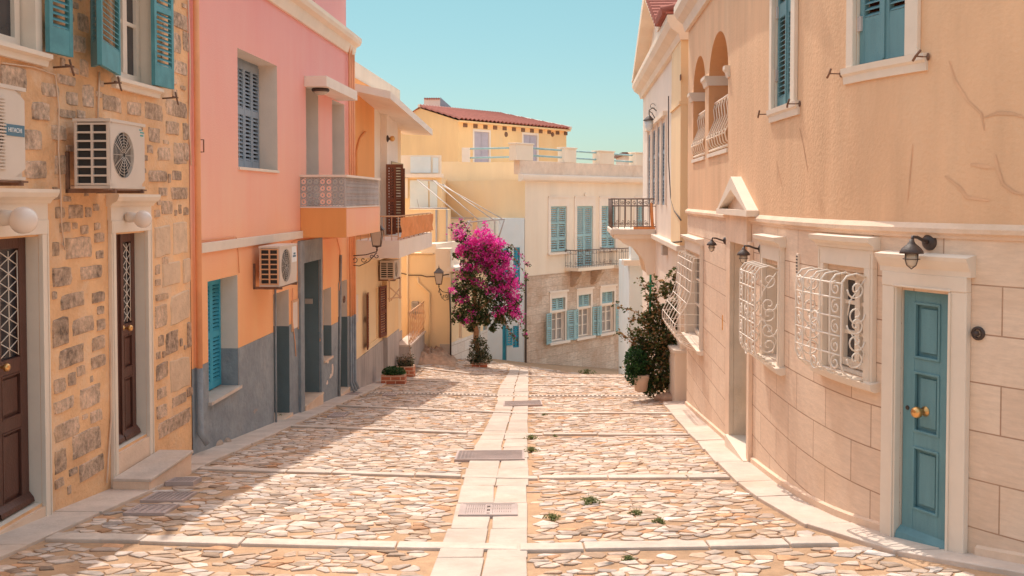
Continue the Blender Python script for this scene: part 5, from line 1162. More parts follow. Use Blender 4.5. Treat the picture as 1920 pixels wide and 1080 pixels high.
# peach wall between (behind the bougainvillea top)
def rear_wall_piece():
    G=Fac(corner(838,36.6),corner(985,36.6)); zt=G.px(900,410)[1]; t=thing('yard_wall','plain peach wall behind the top of the bougainvillea','wall',G.P(1,0,-4)); boxm('wall_panel',m_crm,t,(G,0,G.len,-.4,0,-9,zt)); boxm('coping',m_trunkp,t,(G,0,G.px(935,410)[0],-.42,.05,zt,zt+.05))
rear_wall_piece()
def clothesline():
    t=thing('clothes_line_frame','slanting metal clothes line frame above the bougainvillea','clothes line',at(900,412,31)); m=MB()
    Z=[((782,337,34.5),(872,412,31)),((812,338,34.5),(945,412,31.5)),((830,345,34.5),(925,412,31.2)),((812,338,34.5),(897,412,31))]
    for a,b in Z: m.tube([at(*a),at(*b)],.016,4)
    m.tube([at(872,417,31),at(946,411,31.5)],.022,5); m.tube([at(946,411,31.5),at(934,448,31.5)],.022,5); m.tube([at(882,412,31),at(848,488,31)],.02,5); m.tube([at(876,414,31),at(884,424,31)],.02,5); m.tube([at(782,337,34.5),at(815,339,34.5)],.02,5)
    for i in range(7): x=876+i*10; m.tube([at(x,414,31),at(x+2,420,31)],.01,4)
    m.build('metal_tubes',m_ralu,t)
clothesline()
# ================================================================== R1 curved house
SR=lambda x,y=500,n=0: RP.px(x,y,n)[0]
ZR=lambda x,y,n=0: RP.px(x,y,n)[1]
ZLEDGE=-.235
def curved_house():
    t=thing('curved_house','curved apricot house with stone block ground floor, white window grilles and an arched loggia','house',(3.2,12,-3))
    s0=SR(1288,600); sE=RP.len-.02
    gr=[Rc(RP,1290,1318,490,650,at='r'),Rc(RP,1434,1470,505,680,at='r'),Rc(RP,1551,1628,515,706,at='r')]
    gr[0]=(SR(1290,560),SR(1317,560),ZR(1317,655),ZR(1317,484)); gr[1]=(SR(1437,580),SR(1466,580),ZR(1466,684),ZR(1466,500)); gr[2]=(SR(1552,610),SR(1628,610),ZR(1628,710),ZR(1628,514))
    d2=(SR(1376,650),SR(1408,650),ZR(1395,845),ZR(1385,455)); d3=(SR(1689,770),SR(1784,770),ZR(1690,1006),ZR(1700,544))
    MB().wall(RP,s0,sE,-6,ZLEDGE-.03,gr+[d2,d3]).build('ashlar_wall',m_r1st,t)
    # upper wall with windows and arches
    wA=(SR(1453,110),SR(1489,110),ZR(1453,205),ZR(1453,205)+2.3); wB=(SR(1606,80),SR(1703,70),ZR(1606,125),ZR(1606,125)+2.2)
    ar=[(SR(1300,200),SR(1322,200),ZR(1300,301),ZR(1300,176),ZR(1310,107)),(SR(1329,180),SR(1365,180),ZR(1329,291),ZR(1329,158),ZR(1349,58))]
    aro=[(a[0],a[1],a[2],a[3]+(a[1]-a[0])/2*1.0) for a in ar]
    # use true semicircle-ish height from the photo
    aro=[(a[0],a[1],a[2],a[4]) for a in ar]
    zt=4.6; up=MB(); up.wall(RP,s0,sE,ZLEDGE+.05,zt,[wA,wB]+aro)
    K=14
    for a in ar:
        c=(a[0]+a[1])/2; r=(a[1]-a[0])/2; H=a[4]-a[3]
        for side in (-1,1):
            prev=None
            for k in range(K+1):
                th=math.pi/2*k/K; s_=c+side*r*math.cos(th); z_=a[3]+H*math.sin(th)
                if prev: up.face([RP.P(prev[0],0,prev[1]),RP.P(s_,0,z_),RP.P(s_,0,a[4]),RP.P(prev[0],0,a[4])])
                prev=(s_,z_)
    w=up.build('upper_wall',m_r1up,t)
    # loggia interior + intrados
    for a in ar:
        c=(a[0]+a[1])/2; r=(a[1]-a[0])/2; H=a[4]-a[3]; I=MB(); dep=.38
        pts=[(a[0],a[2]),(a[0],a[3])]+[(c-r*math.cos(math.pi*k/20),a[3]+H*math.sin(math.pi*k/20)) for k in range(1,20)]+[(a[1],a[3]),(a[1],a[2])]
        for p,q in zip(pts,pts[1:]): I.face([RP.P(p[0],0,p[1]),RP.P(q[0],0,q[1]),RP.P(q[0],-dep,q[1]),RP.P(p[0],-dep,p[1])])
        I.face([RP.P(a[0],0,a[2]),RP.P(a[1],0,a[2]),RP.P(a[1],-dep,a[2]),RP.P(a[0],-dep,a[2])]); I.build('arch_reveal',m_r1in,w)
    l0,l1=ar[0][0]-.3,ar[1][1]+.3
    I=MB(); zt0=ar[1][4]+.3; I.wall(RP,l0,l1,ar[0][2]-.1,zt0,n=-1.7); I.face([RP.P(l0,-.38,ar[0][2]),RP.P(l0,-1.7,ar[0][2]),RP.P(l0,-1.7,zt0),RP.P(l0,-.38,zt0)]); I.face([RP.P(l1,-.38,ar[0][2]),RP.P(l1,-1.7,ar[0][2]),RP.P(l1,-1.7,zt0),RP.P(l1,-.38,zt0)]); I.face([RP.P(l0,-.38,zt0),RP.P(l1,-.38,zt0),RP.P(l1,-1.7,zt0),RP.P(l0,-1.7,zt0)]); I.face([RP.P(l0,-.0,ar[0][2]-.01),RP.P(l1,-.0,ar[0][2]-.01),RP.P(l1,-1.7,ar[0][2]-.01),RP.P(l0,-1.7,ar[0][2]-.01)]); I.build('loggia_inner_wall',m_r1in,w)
    def cap(x0,x1,z,n1=.07,n0=-.40): capm=MB(); capm.profile(RP,x0,x1,[(n0,z-.13),(n1*.3,z-.13),(n1*.6,z-.06),(n1,z-.03),(n1,z+.02),(n0,z+.02)]); capm.build('arch_capital',m_white,w)
    cap(ar[0][0]-.30,ar[0][0]+.02,ar[0][3]); cap(ar[0][1]-.02,ar[1][0]+.02,ar[0][3]+.05); cap(ar[1][1]-.02,ar[1][1]+.16,ar[1][3])
    for a in ar:
        b=MB(); n=max(5,int((a[1]-a[0])/.24)); zb=a[2]+.06; zr=a[2]+.78
        for i in range(n+1):
            s_=a[0]+.04+(a[1]-a[0]-.08)*i/n
            b.tube([RP.P(s_,-.10,zr),RP.P(s_,-.07,zr-.10),RP.P(s_,-.09,zr-.25),RP.P(s_,-.03,zr-.40),RP.P(s_,.035,zr-.55),RP.P(s_,.01,zr-.66),RP.P(s_,-.07,zb)],.011,5)
            ring(b,RP,s_,zr-.54,.03,.04,.006,7)
        b.tube([RP.P(a[0],-.10,zr),RP.P((a[0]+a[1])/2,-.10,zr),RP.P(a[1],-.10,zr)],.022,6); b.tube([RP.P(a[0]+.03,.035,zr-.55),RP.P(a[1]-.03,.035,zr-.55)],.010,5); b.tube([RP.P(a[0],-.02,zb),RP.P(a[1],-.02,zb)],.02,6)
        b.build('bellied_balustrade',m_crm,w)
        boxm('arch_sill',m_white,w,(RP,a[0]-.03,a[1]+.03,-.38,.025,a[2]-.04,a[2]+.015))
    # cornice at the far top
    c=MB(); c.profile(RP,s0-.05,ar[1][1]+3.4,[(0,2.98),(.06,2.98),(.10,3.12),(.20,3.2),(.26,3.3),(.26,3.42),(0,3.44)]); c.build('cornice',m_white,t)
    # body: fill behind
    pts=[RP.P(s,-1.75,0) for s in [s0+(sE-s0)*k/14 for k in range(15)]]+[Vector((12,4.5,0)),Vector((12,18.5,0))]
    b=MB(); I=[b.add((p.x,p.y,-9)) for p in pts]; J=[b.add((p.x,p.y,zt)) for p in pts]; n=len(pts)
    for k in range(n): b.f.append([I[k],I[(k+1)%n],J[(k+1)%n],J[k]]); b.sm.append(False)
    b.build('rear_wall',m_r1up,t)
    rf=MB(); top=[RP.P(s,.0,zt) for s in [s0+(sE-s0)*k/30 for k in range(31)]]+[Vector((12,4.5,zt)),Vector((12,18.5,zt))]; rf.face(top); rf.build('flat_roof',m_peel,t)
    e=MB(); e.face([RP.P(s0,0,-6),RP.P(s0,-6,-6),RP.P(s0,-6,zt),RP.P(s0,0,zt)]); e.build('end_wall',m_r1up,t)
    # ledge and plinth
    l=MB(); l.profile(RP,s0-.02,sE,[(0,ZLEDGE-.06),(.015,ZLEDGE-.06),(.02,ZLEDGE-.035),(.045,ZLEDGE-.02),(.045,ZLEDGE+.012),(.0,ZLEDGE+.052)]); l.build('string_ledge',m_cream,t)
    p=MB(); 
    sa,sb=s0,SR(1370,700)
    for (u,v) in ((s0+.02,d2[0]-.16),(d2[1]+.16,d3[0]-.17),(d3[1]+.22,sE)):
        k=max(2,int((v-u)/.3))
        for i in range(k):
            q0=u+(v-u)*i/k; q1=u+(v-u)*(i+1)/k; P0,P1=RP.P(q0,0,0),RP.P(q1,0,0); g0=gz(P0.x,P0.y)+.11; g1=gz(P1.x,P1.y)+.11; c=RP.P
            p.hexa([c(q0,0,-6),c(q1,0,-6),c(q1,.03,-6),c(q0,.03,-6),c(q0,0,g0),c(q1,0,g1),c(q1,.03,g1-.015),c(q0,.03,g0-.015)])
    p.build('plinth',m_cream,t)
    # windows A and B upstairs
    for o,pn in ((wA,((.04,.40),(.46,.93))),(wB,((.17,.52),(.60,.95)))):
        a0,a1,z0,z1=o; c=(a0+a1)/2
        MB().reveal(RP,*o,.12).build('reveal',m_white,t)
        W=boxm('window',m_white,t,(RP,a0-.10,a0,.001,.04,z0,z1),(RP,a1,a1+.13,.001,.04,z0,z1),bevel=.005)
        G=Fac(RP.P(a0,0,0),RP.P(a1,0,0)); L=G.len
        leaf(G,.01,L/2-.004,z0+.02,z1,-.07,W,m_teald,pn,step=.05,tilt=.03,th=.045); leaf(G,L/2+.004,L-.01,z0+.02,z1,-.07,W,m_teald,pn,step=.05,tilt=.03,th=.045)
        boxm('rebate',m_teald,W,(G,L/2-.018,L/2+.018,-.03,-.012,z0+.03,z1))
        s=MB(); s.profile(RP,a0-.17,a1+.20,[(0,z0-.13),(.02,z0-.13),(.025,z0-.07),(.045,z0-.05),(.05,z0-.0),(-.12,z0+.01)]); s.build('sill',m_white,W)
        for q,sg in ((a0-.24,-1),(a1+.20,1)):
            k=MB(); k.lathe(RP.P(q,0,z0-.03),[(.03,0),(.028,.01),(.012,.015)],10,A=(-1,0,0)); k.tube([RP.P(q,0,z0-.03),RP.P(q-.01*sg,.11,z0-.03)],.006,5); k.tube([RP.P(q-.04,.11,z0-.06),RP.P(q-.01*sg,.115,z0-.03),RP.P(q+.03,.11,z0+.01)],.010,5)
            k.build('shutter_catch',m_rust,W)
        for q in (.01,L-.03):
            for z in (z0+.35,z0+1.0): h=MB(); h.box(G,q-.02,q+.035,-.03,-.005,z-.06,z+.06); h.build('hinge',m_ralu,W)
    # grilled windows
    for gi,o in enumerate(gr):
        a0,a1,z0,z1=o; H=z1-z0; sur=.11
        MB().reveal(RP,*o,.2).build('reveal',m_white,t)
        W=casement(RP,a0+.01,a1-.01,z0+.02,z1-.02,-.16,t,rows=(.36,.68),fr=.065)
        s=MB(); s.box(RP,a0-sur,a0,.001,.05,z0-.02,z1+.05); s.box(RP,a1,a1+sur,.001,.05,z0-.02,z1+.05); s.box(RP,a0-sur,a1+sur,.001,.05,z1+.05,z1+.20)
        if gi==0: pass
        s.box(RP,a0-sur+.025,a0-sur+.04,.05,.058,z0,z1+.17); s.box(RP,a1+sur-.04,a1+sur-.025,.05,.058,z0,z1+.17)
        s.build('surround',m_white,W,bevel=.005)
        s=MB(); s.profile(RP,a0-sur-.03,a1+sur+.03,[(0,z1+.20),(.06,z1+.20),(.07,z1+.23),(.12,z1+.26),(.13,z1+.30),(0,z1+.31)]); s.build('cornice',m_white,W); s=MB(); s.profile(RP,a0-sur-.05,a1+sur+.05,[(-.16,z0-.05),(.05,z0-.09),(.09,z0-.07),(.10,z0-.02),(-.16,z0+.01)]); s.build('sill',m_white,W)
        g=MB(); r=.0085; b0,b1=a0-.03,a1+.03
        if gi==0: prof=[(0,1.0),(.10,1.0),(.13,.93),(.14,.75),(.16,.60),(.22,.48),(.33,.36),(.40,.26),(.40,.17),(.33,.08),(.20,.02),(.06,-.02)]; b0-=.12;b1+=.02
        else: prof=[(0,.97),(.10,1.01),(.19,.99),(.235,.93),(.24,.80),(.24,.55),(.24,.30),(.24,.16),(.21,.07),(.14,.01),(.03,-.01)]
        nb=5 if gi else 6
        P=RP.P
        for i in range(nb+1):
            s_=b0+(b1-b0)*i/nb; g.tube([P(s_,.04+n_,z0+H*f) for n_,f in prof],r,6)
        def nprof(f):
            for (n1_,f1),(n2_,f2) in zip(prof[1:],prof[2:]):
                if min(f1,f2)<=f<=max(f1,f2): return n1_+(n2_-n1_)*((f-f1)/(f2-f1) if f2!=f1 else 0)
            return .2
        for f in ((.08,.24,.42,.60,.78,.92) if gi else (.06,.16,.27,.38,.50,.62,.74,.86,.95)):
            n_=nprof(f)+.04; g.tube([P(b0+(b1-b0)*k/6,n_,z0+H*f) for k in range(7)],r*.9,5)
            for s_ in (b0,b1): g.tube([P(s_,.03,z0+H*f),P(s_,n_,z0+H*f)],r*.7,4) if gi==0 else None
        # scrolls: on the front's outer bays and on both cheeks
        def scr(s_,n_,z_,rr,st,sg,plane):
            pts=[]
            for i in range(17):
                tt=i/16; q=rr*(1-.8*tt); an=st+sg*tt*2*math.pi*1.3
                if plane=='f': pts.append(P(s_+math.cos(an)*q,n_,z_+math.sin(an)*q))
                else: pts.append(P(s_,n_+math.cos(an)*q,z_+math.sin(an)*q))
            g.tube(pts,r*.85,5)
        if gi:
            for s_ in (b0,b1):
                for f,st in ((.86,0),(.62,math.pi),(.52,0),(.36,math.pi),(.2,0)): scr(s_,.14,z0+H*f,.085,st,1 if st else -1,'c')
                g.tube([P(s_,.06,z0+H*.95),P(s_,.2,z0+H*.75),P(s_,.22,z0+H*.62)],r*.8,4); g.tube([P(s_,.22,z0+H*.5),P(s_,.06,z0+H*.25),P(s_,.10,z0+H*.12)],r*.8,4)
            for i in range(1,nb): 
                s_=b0+(b1-b0)*i/nb
            w_=(b1-b0)/nb
            for k_,s_ in enumerate((b0+w_*.5,b1-w_*.5)):
                for f in (.87,.69,.50,.32,.16): scr(s_,.28,z0+H*f,w_*.42,math.pi/2,1 if k_ else -1,'f')
            for s_ in (b0+w_*2.5,):
                scr(s_,.285,z0+H*.46,w_*.6,0,1,'f'); scr(s_,.285,z0+H*.56,w_*.6,math.pi,1,'f'); scr(s_,.285,z0+H*.12,w_*.5,0,-1,'f')
        else:
            for i in range(nb):
                s_=b0+(b1-b0)*(i+.5)/nb; scr(s_,.33,z0+H*.08,.06,0,1,'c')
        g.build('window_grille',m_wmetal,W)
    # plain stone door (recessed) 2
    a0,a1,z0,z1=d2
    MB().reveal(RP,*d2,.36).build('reveal',m_cream,t); S=MB(); S.box(RP,a0-.30,a0,.001,.06,-5,z1); S.box(RP,a1,a1+.13,.001,.05,-5,z1+.05); S.box(RP,a0-.30,a1-.001,.001,.062,z1,z1+.36); sr=S.build('door_surround',m_cream,t,bevel=.006)
    G=Fac(RP.P(a0,-.22,0),RP.P(a1,-.22,0)); d=boxm('door',m_teald,t,(RP,a0,a1,-.33,-.28,z0,z1)); dd=boxm('inner_frame',m_white,d,(RP,a0,a0+.1,-.28,-.2,z0,z1),(RP,a1-.16,a1,-.28,-.14,z0,z1))
    boxm('open_door_leaf',m_teald,d,(RP,a1-.20,a1-.165,-.28,-.02,z0,z1-.3))
    k=MB(); q=RP.P(a1-.2,-.02,ZR(1402,636)); k.ball(q,.045,10); k.build('door_knob',m_gold,d)
    boxm('threshold',m_white,t,(RP,a0-.05,a1+.1,-.36,.10,-5,z0+.006))
    # triangular hood above
    h=MB(); ha,hb=SR(1363,398),SR(1422,404); hz0,hz1=ZLEDGE+.05,ZR(1390,331); c=(ha+hb)/2
    h.box(RP,ha-.03,hb+.03,0.0,.14,hz0-.02,hz0+.05)
    P=RP.P
    for (u,v) in (((ha,hz0+.05),(c,hz1)),((hb,hz0+.05),(c,hz1))):
        sg=1 if u[0]<c else -1
        h.hexa([P(u[0],0,u[1]),P(u[0]+sg*.13,0,u[1]),P(u[0]+sg*.13,.13,u[1]),P(u[0],.13,u[1]),P(v[0],0,v[1]),P(v[0]+sg*.001,0,v[1]-.16),P(v[0]+sg*.001,.13,v[1]-.16),P(v[0],.13,v[1])])
    ped=h.build('triangular_pediment',m_white,t); f=MB(); f.face([P(ha+.1,.02,hz0+.05),P(hb-.1,.02,hz0+.05),P(c,.02,hz1-.14)]); f.build('pediment_field',m_peel,ped)
    # door 3
    a0,a1,z0,z1=d3; MB().reveal(RP,*d3,.13).build('reveal',m_white,t)
    S=MB(); za=ZR(1815,1042); S.box(RP,a0-.155,a0,.001,.06,-5,z1+.03); S.box(RP,a1,a1+.15,.001,.06,-5,z1+.03); S.box(RP,a0-.155,a1+.15,.001,.065,z1+.03,z1+.14)
    S.box(RP,a0-.03,a0-.012,.06,.075,z0-.1,z1+.02); S.box(RP,a1+.012,a1+.03,.06,.075,z0-.1,z1+.02); S.box(RP,a0-.03,a1+.03,.065,.078,z1+.028,z1+.045)
    sr=S.build('door_surround',m_white,t,bevel=.006)
    S=MB(); S.profile(RP,a0-.18,a1+.18,[(0,z1+.14),(.06,z1+.14),(.065,z1+.18),(.08,z1+.20),(.11,z1+.25),(.12,z1+.28),(0,z1+.30)]); S.build('cornice',m_white,sr)
    G=Fac(RP.P(a0,-.06,0),RP.P(a1,-.06,0)); L=G.len; H=z1-z0
    m=MB(); st=.115; fs=[0,.145,.415,.475,.715,.775,.955,1.0] ; fs=[0,.13,.38,.44,.68,.735,.955,1]
    m.box(G,.008,st,0,.05,z0,z1); m.box(G,L-st,L-.008,0,.05,z0,z1)
    for q in (0,2,4,6): m.box(G,st,L-st,.001,.049,z0+H*fs[q],z0+H*fs[q+1])
    for q in (1,3,5):
        u,v=z0+H*fs[q],z0+H*fs[q+1]; m.box(G,st,L-st,.005,.018,u,v); m.box(G,st+.045,L-st-.045,.018,.034,u+.045,v-.045)
        m.box(G,st-.004,st+.016,.03,.060,u,v); m.box(G,L-st-.016,L-st+.004,.03,.060,u,v); m.box(G,st,L-st,.03,.059,u-.004,u+.016); m.box(G,st,L-st,.03,.059,v-.016,v+.004)
    D=m.build('door',m_teald,t,bevel=.004)
    b=MB(); b.profile(G,.0,L,[(.05,z0+.0),(.05,z0+.09),(.10,z0+.05),(.115,z0)]); b.build('weatherboard',m_teald,D)
    Nn=Vector((G.n.x,G.n.y,0)); kz=G.px(1738,773,.05)[1]; ka=G.px(1736,773,.03)[0]; k=MB(); k.lathe(G.P(ka,.03,kz),[(.040,0),(.038,.01),(.015,.02),(.015,.055),(.038,.07),(.045,.095),(.036,.12),(.004,.128)],16,A=Nn); k.build('door_knob',m_gold,D)
    k=MB(); k.lathe(G.P(.055,.05,kz),[(.018,0),(.016,.008)],10,A=Nn); k.build('keyhole',m_iron,D)
    boxm('threshold',m_cream,t,(RP,a0-.02,a1+.02,-.13,.10,-5,z0-.012))
    # vent, hole, small things
    s_,z_=RP.px(1498,495); v=boxm('wall_vent',m_white,t,(RP,s_-.03,s_+.03,.0,.02,z_-.10,z_+.10)); boxm('vent_slots',m_iron,v,*[(RP,s_-.022,s_+.022,.02,.023,z_-.085+i*.03,z_-.07+i*.03) for i in range(6)])
    s_,z_=RP.px(1835,625); h=MB(); h.lathe(RP.P(s_,-.01,z_),[(.05,0),(.05,.025),(.03,.03),(.03,.0)],14,A=(RP.P(s_,1,0)-RP.P(s_,0,0))); h.ball(RP.P(s_,.03,z_),.022,8); h.build('bell_push',m_iron,t)
    s_,z_=RP.px(1364,605); boxm('bell_plate',m_gold,t,(RP,s_-.03,s_+.0,.06,.07,z_-.10,z_+.10))
    return d2,d3
RD2,RD3=curved_house()
for (x,y,lb,sz) in ((1744,454,'large black gooseneck wall lamp above the grey teal panelled door',.82),(1427,467,'black gooseneck wall lamp beside the recessed doorway, middle one of the three',.70),(1360,451,'black gooseneck wall lamp left of the recessed doorway, furthest of the three',.66)):
    s_,z_=RP.px(x,y); n=(RP.P(s_,1,0)-RP.P(s_,0,0)); wall_lamp(RP.P(s_,.0,z_),n+Vector((-.15,-.30,0)) if sz>.75 else n+Vector((0,-.15,0)),lb,sz,'gooseneck wall lamps on the stone house front')
# ================================================================== R2 pediment house
XR=lambda y:2.055+.0616*y
FR2=Fac((XR(29.5),29.5),(XR(18.6),18.6))
def pediment_house():
    t=thing('pediment_house','white and cream house with tiled pediment, tall grey shutters and iron balcony','house',(3.5,24,-4))
    S=lambda x,y=300,n=0:FR2.px(x,y,n)[0]; Z=lambda x,y,n=0:FR2.px(x,y,n)[1]; L=FR2.len
    zc=Z(1257,112); sp=S(1264); ml=Z(1245,445)
    ws=[]
    for x0,x1 in ((1216.5,1221.5),(1225,1231),(1234,1239.5),(1242.5,1249.5)): ws.append((S(x0),S(x1),-.15,1.72))
    MB().wall(FR2,0,sp,-9,zc,ws).build('wall',m_crml,t)
    for o in ws:
        MB().reveal(FR2,*o,.14).build('reveal',m_crm,t); W=boxm('window',m_crml,t,(FR2,o[0]-.12,o[0],0,.04,o[2],o[3]+.1),(FR2,o[1],o[1]+.12,0,.04,o[2],o[3]+.1)); boxm('hood',m_orange if False else m_crm,W,(FR2,o[0]-.16,o[1]+.16,0.0,.10,o[3]+.1,o[3]+.2))
        c=(o[0]+o[1])/2; leaf(FR2,o[0],c-.005,o[2],o[3],-.05,W,m_blueg,((.03,.30),(.34,.62),(.66,.97)),step=.08,tilt=.04,th=.05); leaf(FR2,c+.005,o[1],o[2],o[3],-.05,W,m_blueg,((.03,.30),(.34,.62),(.66,.97)),step=.08,tilt=.04,th=.05)
    boxm('corner_pilaster',m_yel2,t,(FR2,sp,L,-.4,.06,ml,zc)); boxm('corner_pilaster_base',m_crm,t,(FR2,sp,L,-.4,.04,-9,ml-.12))
    boxm('string_course',m_white,t,(FR2,0,L+.02,-.1,.13,ml-.12,ml),bevel=.02); boxm('pilaster_band',m_yel2,t,(FR2,sp-.02,L+.01,-.4,.09,Z(1280,198),Z(1280,192)))
    boxm('rear_wall',m_crm,t,(FR2,0.02,L-.02,-8,-.3,-9,zc))
    c=MB(); c.profile(FR2,-.1,L+.06,[(-.4,zc),(.08,zc),(.12,zc+.12),(.26,zc+.22),(.32,zc+.34),(.32,zc+.46),(-.4,zc+.48)]); c.build('cornice',m_crm,t)
    # pediment with raking cornice
    zb=zc+.48; pa,pb=-.1,L-1.4; pc=(pa+pb)/2+.4; zp=zb+1.75; P=FR2.P
    p=MB(); p.face([P(pa+.2,.0,zb),P(pb-.2,.0,zb),P(pc,.0,zp-.15)]); p.build('pediment_field',m_crml,t)
    p=MB()
    for u,v in (((pa,zb),(pc,zp)),((pb,zb),(pc,zp))):
        sg=1 if u[0]<v[0] else -1
        p.hexa([P(u[0],-.1,u[1]),P(u[0]+sg*.6,-.1,u[1]),P(u[0]+sg*.6,.34,u[1]),P(u[0],.34,u[1]),P(v[0],-.1,v[1]),P(v[0]+sg*.001,-.1,v[1]-.3),P(v[0]+sg*.001,.34,v[1]-.3),P(v[0],.34,v[1])])
    ped=p.build('pediment',m_crm,t)
    m_tile=MATS['red_roof_tiles']; r=MB(); n=15
    for i in range(n):
        for (u0,u1,sg) in (((pa,zb+.02),(pc,zp+.02),1),((pb,zb+.02),(pc,zp+.02),-1)):
            f=(i+.5)/n; q=P(u0[0]+(u1[0]-u0[0])*f,.42 if sg<0 else .05,u0[1]+(u1[1]-u0[1])*f+.05); q2=P(u0[0]+(u1[0]-u0[0])*f,-5,u0[1]+(u1[1]-u0[1])*f+.05); r.tube([q,q2],.10,7)
    for (u0,u1) in (((pa,zb),(pc,zp)),((pb,zb),(pc,zp))): r.face([P(u0[0],.1,u0[1]+.02),P(u1[0],.1,u1[1]+.02),P(u1[0],-5,u1[1]+.02),P(u0[0],-5,u0[1]+.02)])
    r.build('roof',m_tile,t)
    # low tiled edge above pilaster
    r=MB(); 
    for i in range(7): a=L-1.35+i*.2; r.tube([P(a,.42,zc+.56),P(a,-4,zc+1.5)],.09,7)
    r.box(FR2,L-1.4,L+.04,-.4,.34,zc+.48,zc+.52); r.build('roof',m_tile,t)
    # balcony
    n1=1.12; b1=FR2.px(1230,400,0)[0]; b0=b1-2.6; zs=Z(1230,430); zr=FR2.px(1200,373,.5)[1]
    B=boxm('balcony',m_white,t,(FR2,b0,b1,0,n1,zs-.14,zs),bevel=.02); boxm('balcony_moulding',m_crm,B,(FR2,b0+.05,b1-.05,0,n1-.08,zs-.24,zs-.14))
    for a in (b0+.3,b1-.35): br=MB(); br.profile(FR2,a,a+.2,[(0,zs-.24),(n1-.25,zs-.24),(n1-.3,zs-.35),(.5,zs-.5),(.28,zs-.8),(.2,zs-1.15),(0,zs-1.3)]); br.build('bracket',m_crm,B)
    r=MB()
    for (F,u,v,n_) in ((FR2,b0+.03,b1-.03,n1-.04),(Fac(P(b1-.03,0,0),P(b1-.03,n1-.04,0)),0,n1-.04,0),(Fac(P(b0+.03,0,0),P(b0+.03,n1-.04,0)),0,n1-.04,0)):
        k=max(4,int((v-u)/.15))
        for i in range(k+1):
            a=u+(v-u)*i/k; r.tube([F.P(a,n_,zs+.02),F.P(a,n_,zr)],.012,5)
            if i<k: r.tube(spiral(F,a+.07,zr-.11,n_,.05,1.2,0),.008,4); r.tube(spiral(F,a+.07,zs+.14,n_,.045,1.2,math.pi),.008,4)
        for z in (zr,zr-.18,zs+.07): r.tube([F.P(u,n_,z),F.P(v,n_,z)],.02 if z==zr else .012,5)
    r.build('railing',m_dral,B)
    r=MB(); r.box(FR2,b1-.12,b1-.02,.02,.55,zs+.0,zs+.06); r.tube([P(b1-.05,.08,zs+.05),P(b1-.05,.12,zr-.1)],.04,6); r.build('orange_pipe_end',m_awn,B)
    k=MB(); k.tube([P(S(1258,y),.05,Z(1258,y)) for y in (180,240,300)]+[FR2.P(S(1262,370),.05,Z(1262,370)),P(S(1270,395),.06,Z(1270,395)),P(S(1285,413),.08,Z(1285,413))],.014,4); k.tube([P(S(x,y),.06,Z(x,y)) for x,y in ((1232,450),(1250,452),(1262,455),(1284,453))],.016,4); k.build('cable',m_iron,t)
    boxm('junction_box',m_meter,t,(FR2,S(1251,470)-.15,S(1251,470)+.15,0.0,.12,Z(1251,478),Z(1251,460)))
    boxm('wall_vent',m_woodr,t,(FR2,S(1283,145)-.08,S(1283,145)+.05,.06,.075,Z(1283,150),Z(1283,140)))
pediment_house()
def iron_bracket_lamp():
    s,z=FR2.px(1231,208,0); W=FR2.P(s,0,z); c=at(1217,236,W.y+.0); t=thing('street_lantern','small iron lantern high on the white pediment house against the sky','lantern',W,'old street lanterns')
    m=MB(); d=c-W; m.tube([W,W+Vector((d.x*.5,0,.08)),W+Vector((d.x,0,.02)),W+Vector((d.x,0,-.1))],.014,5); m.tube([W+Vector((0,0,-.25)),W+Vector((d.x*.6,0,-.05)),W+Vector((d.x,0,0))],.010,5); m.tube([W+Vector((d.x*.5+.06*math.cos(i*.5),0,.12+.06*math.sin(i*.5))) for i in range(12)],.008,4)
    T=W+Vector((d.x,0,-.1)); m.lathe(T,[(.02,0),(.05,-.04),(.14,-.12),(.15,-.14)],10); m.build('bracket',m_iron,t)
    g=MB(); g.lathe(T,[(.12,-.14),(.09,-.32),(.05,-.38),(.01,-.40)],10); g.build('lantern_glass',m_bwhite,t)
iron_bracket_lamp()
def cyan_house():
    G=Fac(corner(1180,30.5),corner(1330,30.5)); t=thing('small_white_house','narrow mint white wall and parapet seen behind the bush below the iron balcony','house',G.P(0,0,-5)); z=lambda y:G.px(1190,y)[1]; s=lambda x:G.px(x,500)[0]
    boxm('wall',m_bwhite,t,(G,0,G.len,-3,0,-9,z(497))); boxm('ledge',m_white,t,(G,s(1168),G.len,-.4,.25,z(497),z(487))); b=MB(); P=G.P
    x0,x1,x2=s(1182),s(1188),s(1213); b.hexa([P(x0,-.4,z(487)),P(x2,-.4,z(487)),P(x2,.05,z(487)),P(x0,.05,z(487)),P(x0,-.4,z(462)),P(x2,-.4,z(478)),P(x2,.05,z(478)),P(x0,.05,z(462))]); b.build('parapet',m_bwhite,t)
cyan_house()
def pale_yard_wall():
    # low entrance wall and steps between the pediment house and the curved house
    F=Fac((3.05,19.9),(3.05,18.55)); t=thing('yard_wall','short pale plaster wall stub behind the plant pot at the foot of the bush','wall',F.P(.5,0,-4)); boxm('wall_panel',m_crm,t,(F,0.25,F.len,-.25,0,-6,-2.9)); boxm('coping',m_white,t,(F,.22,F.len+.02,-.28,.03,-2.9,-2.84))
pale_yard_wall()
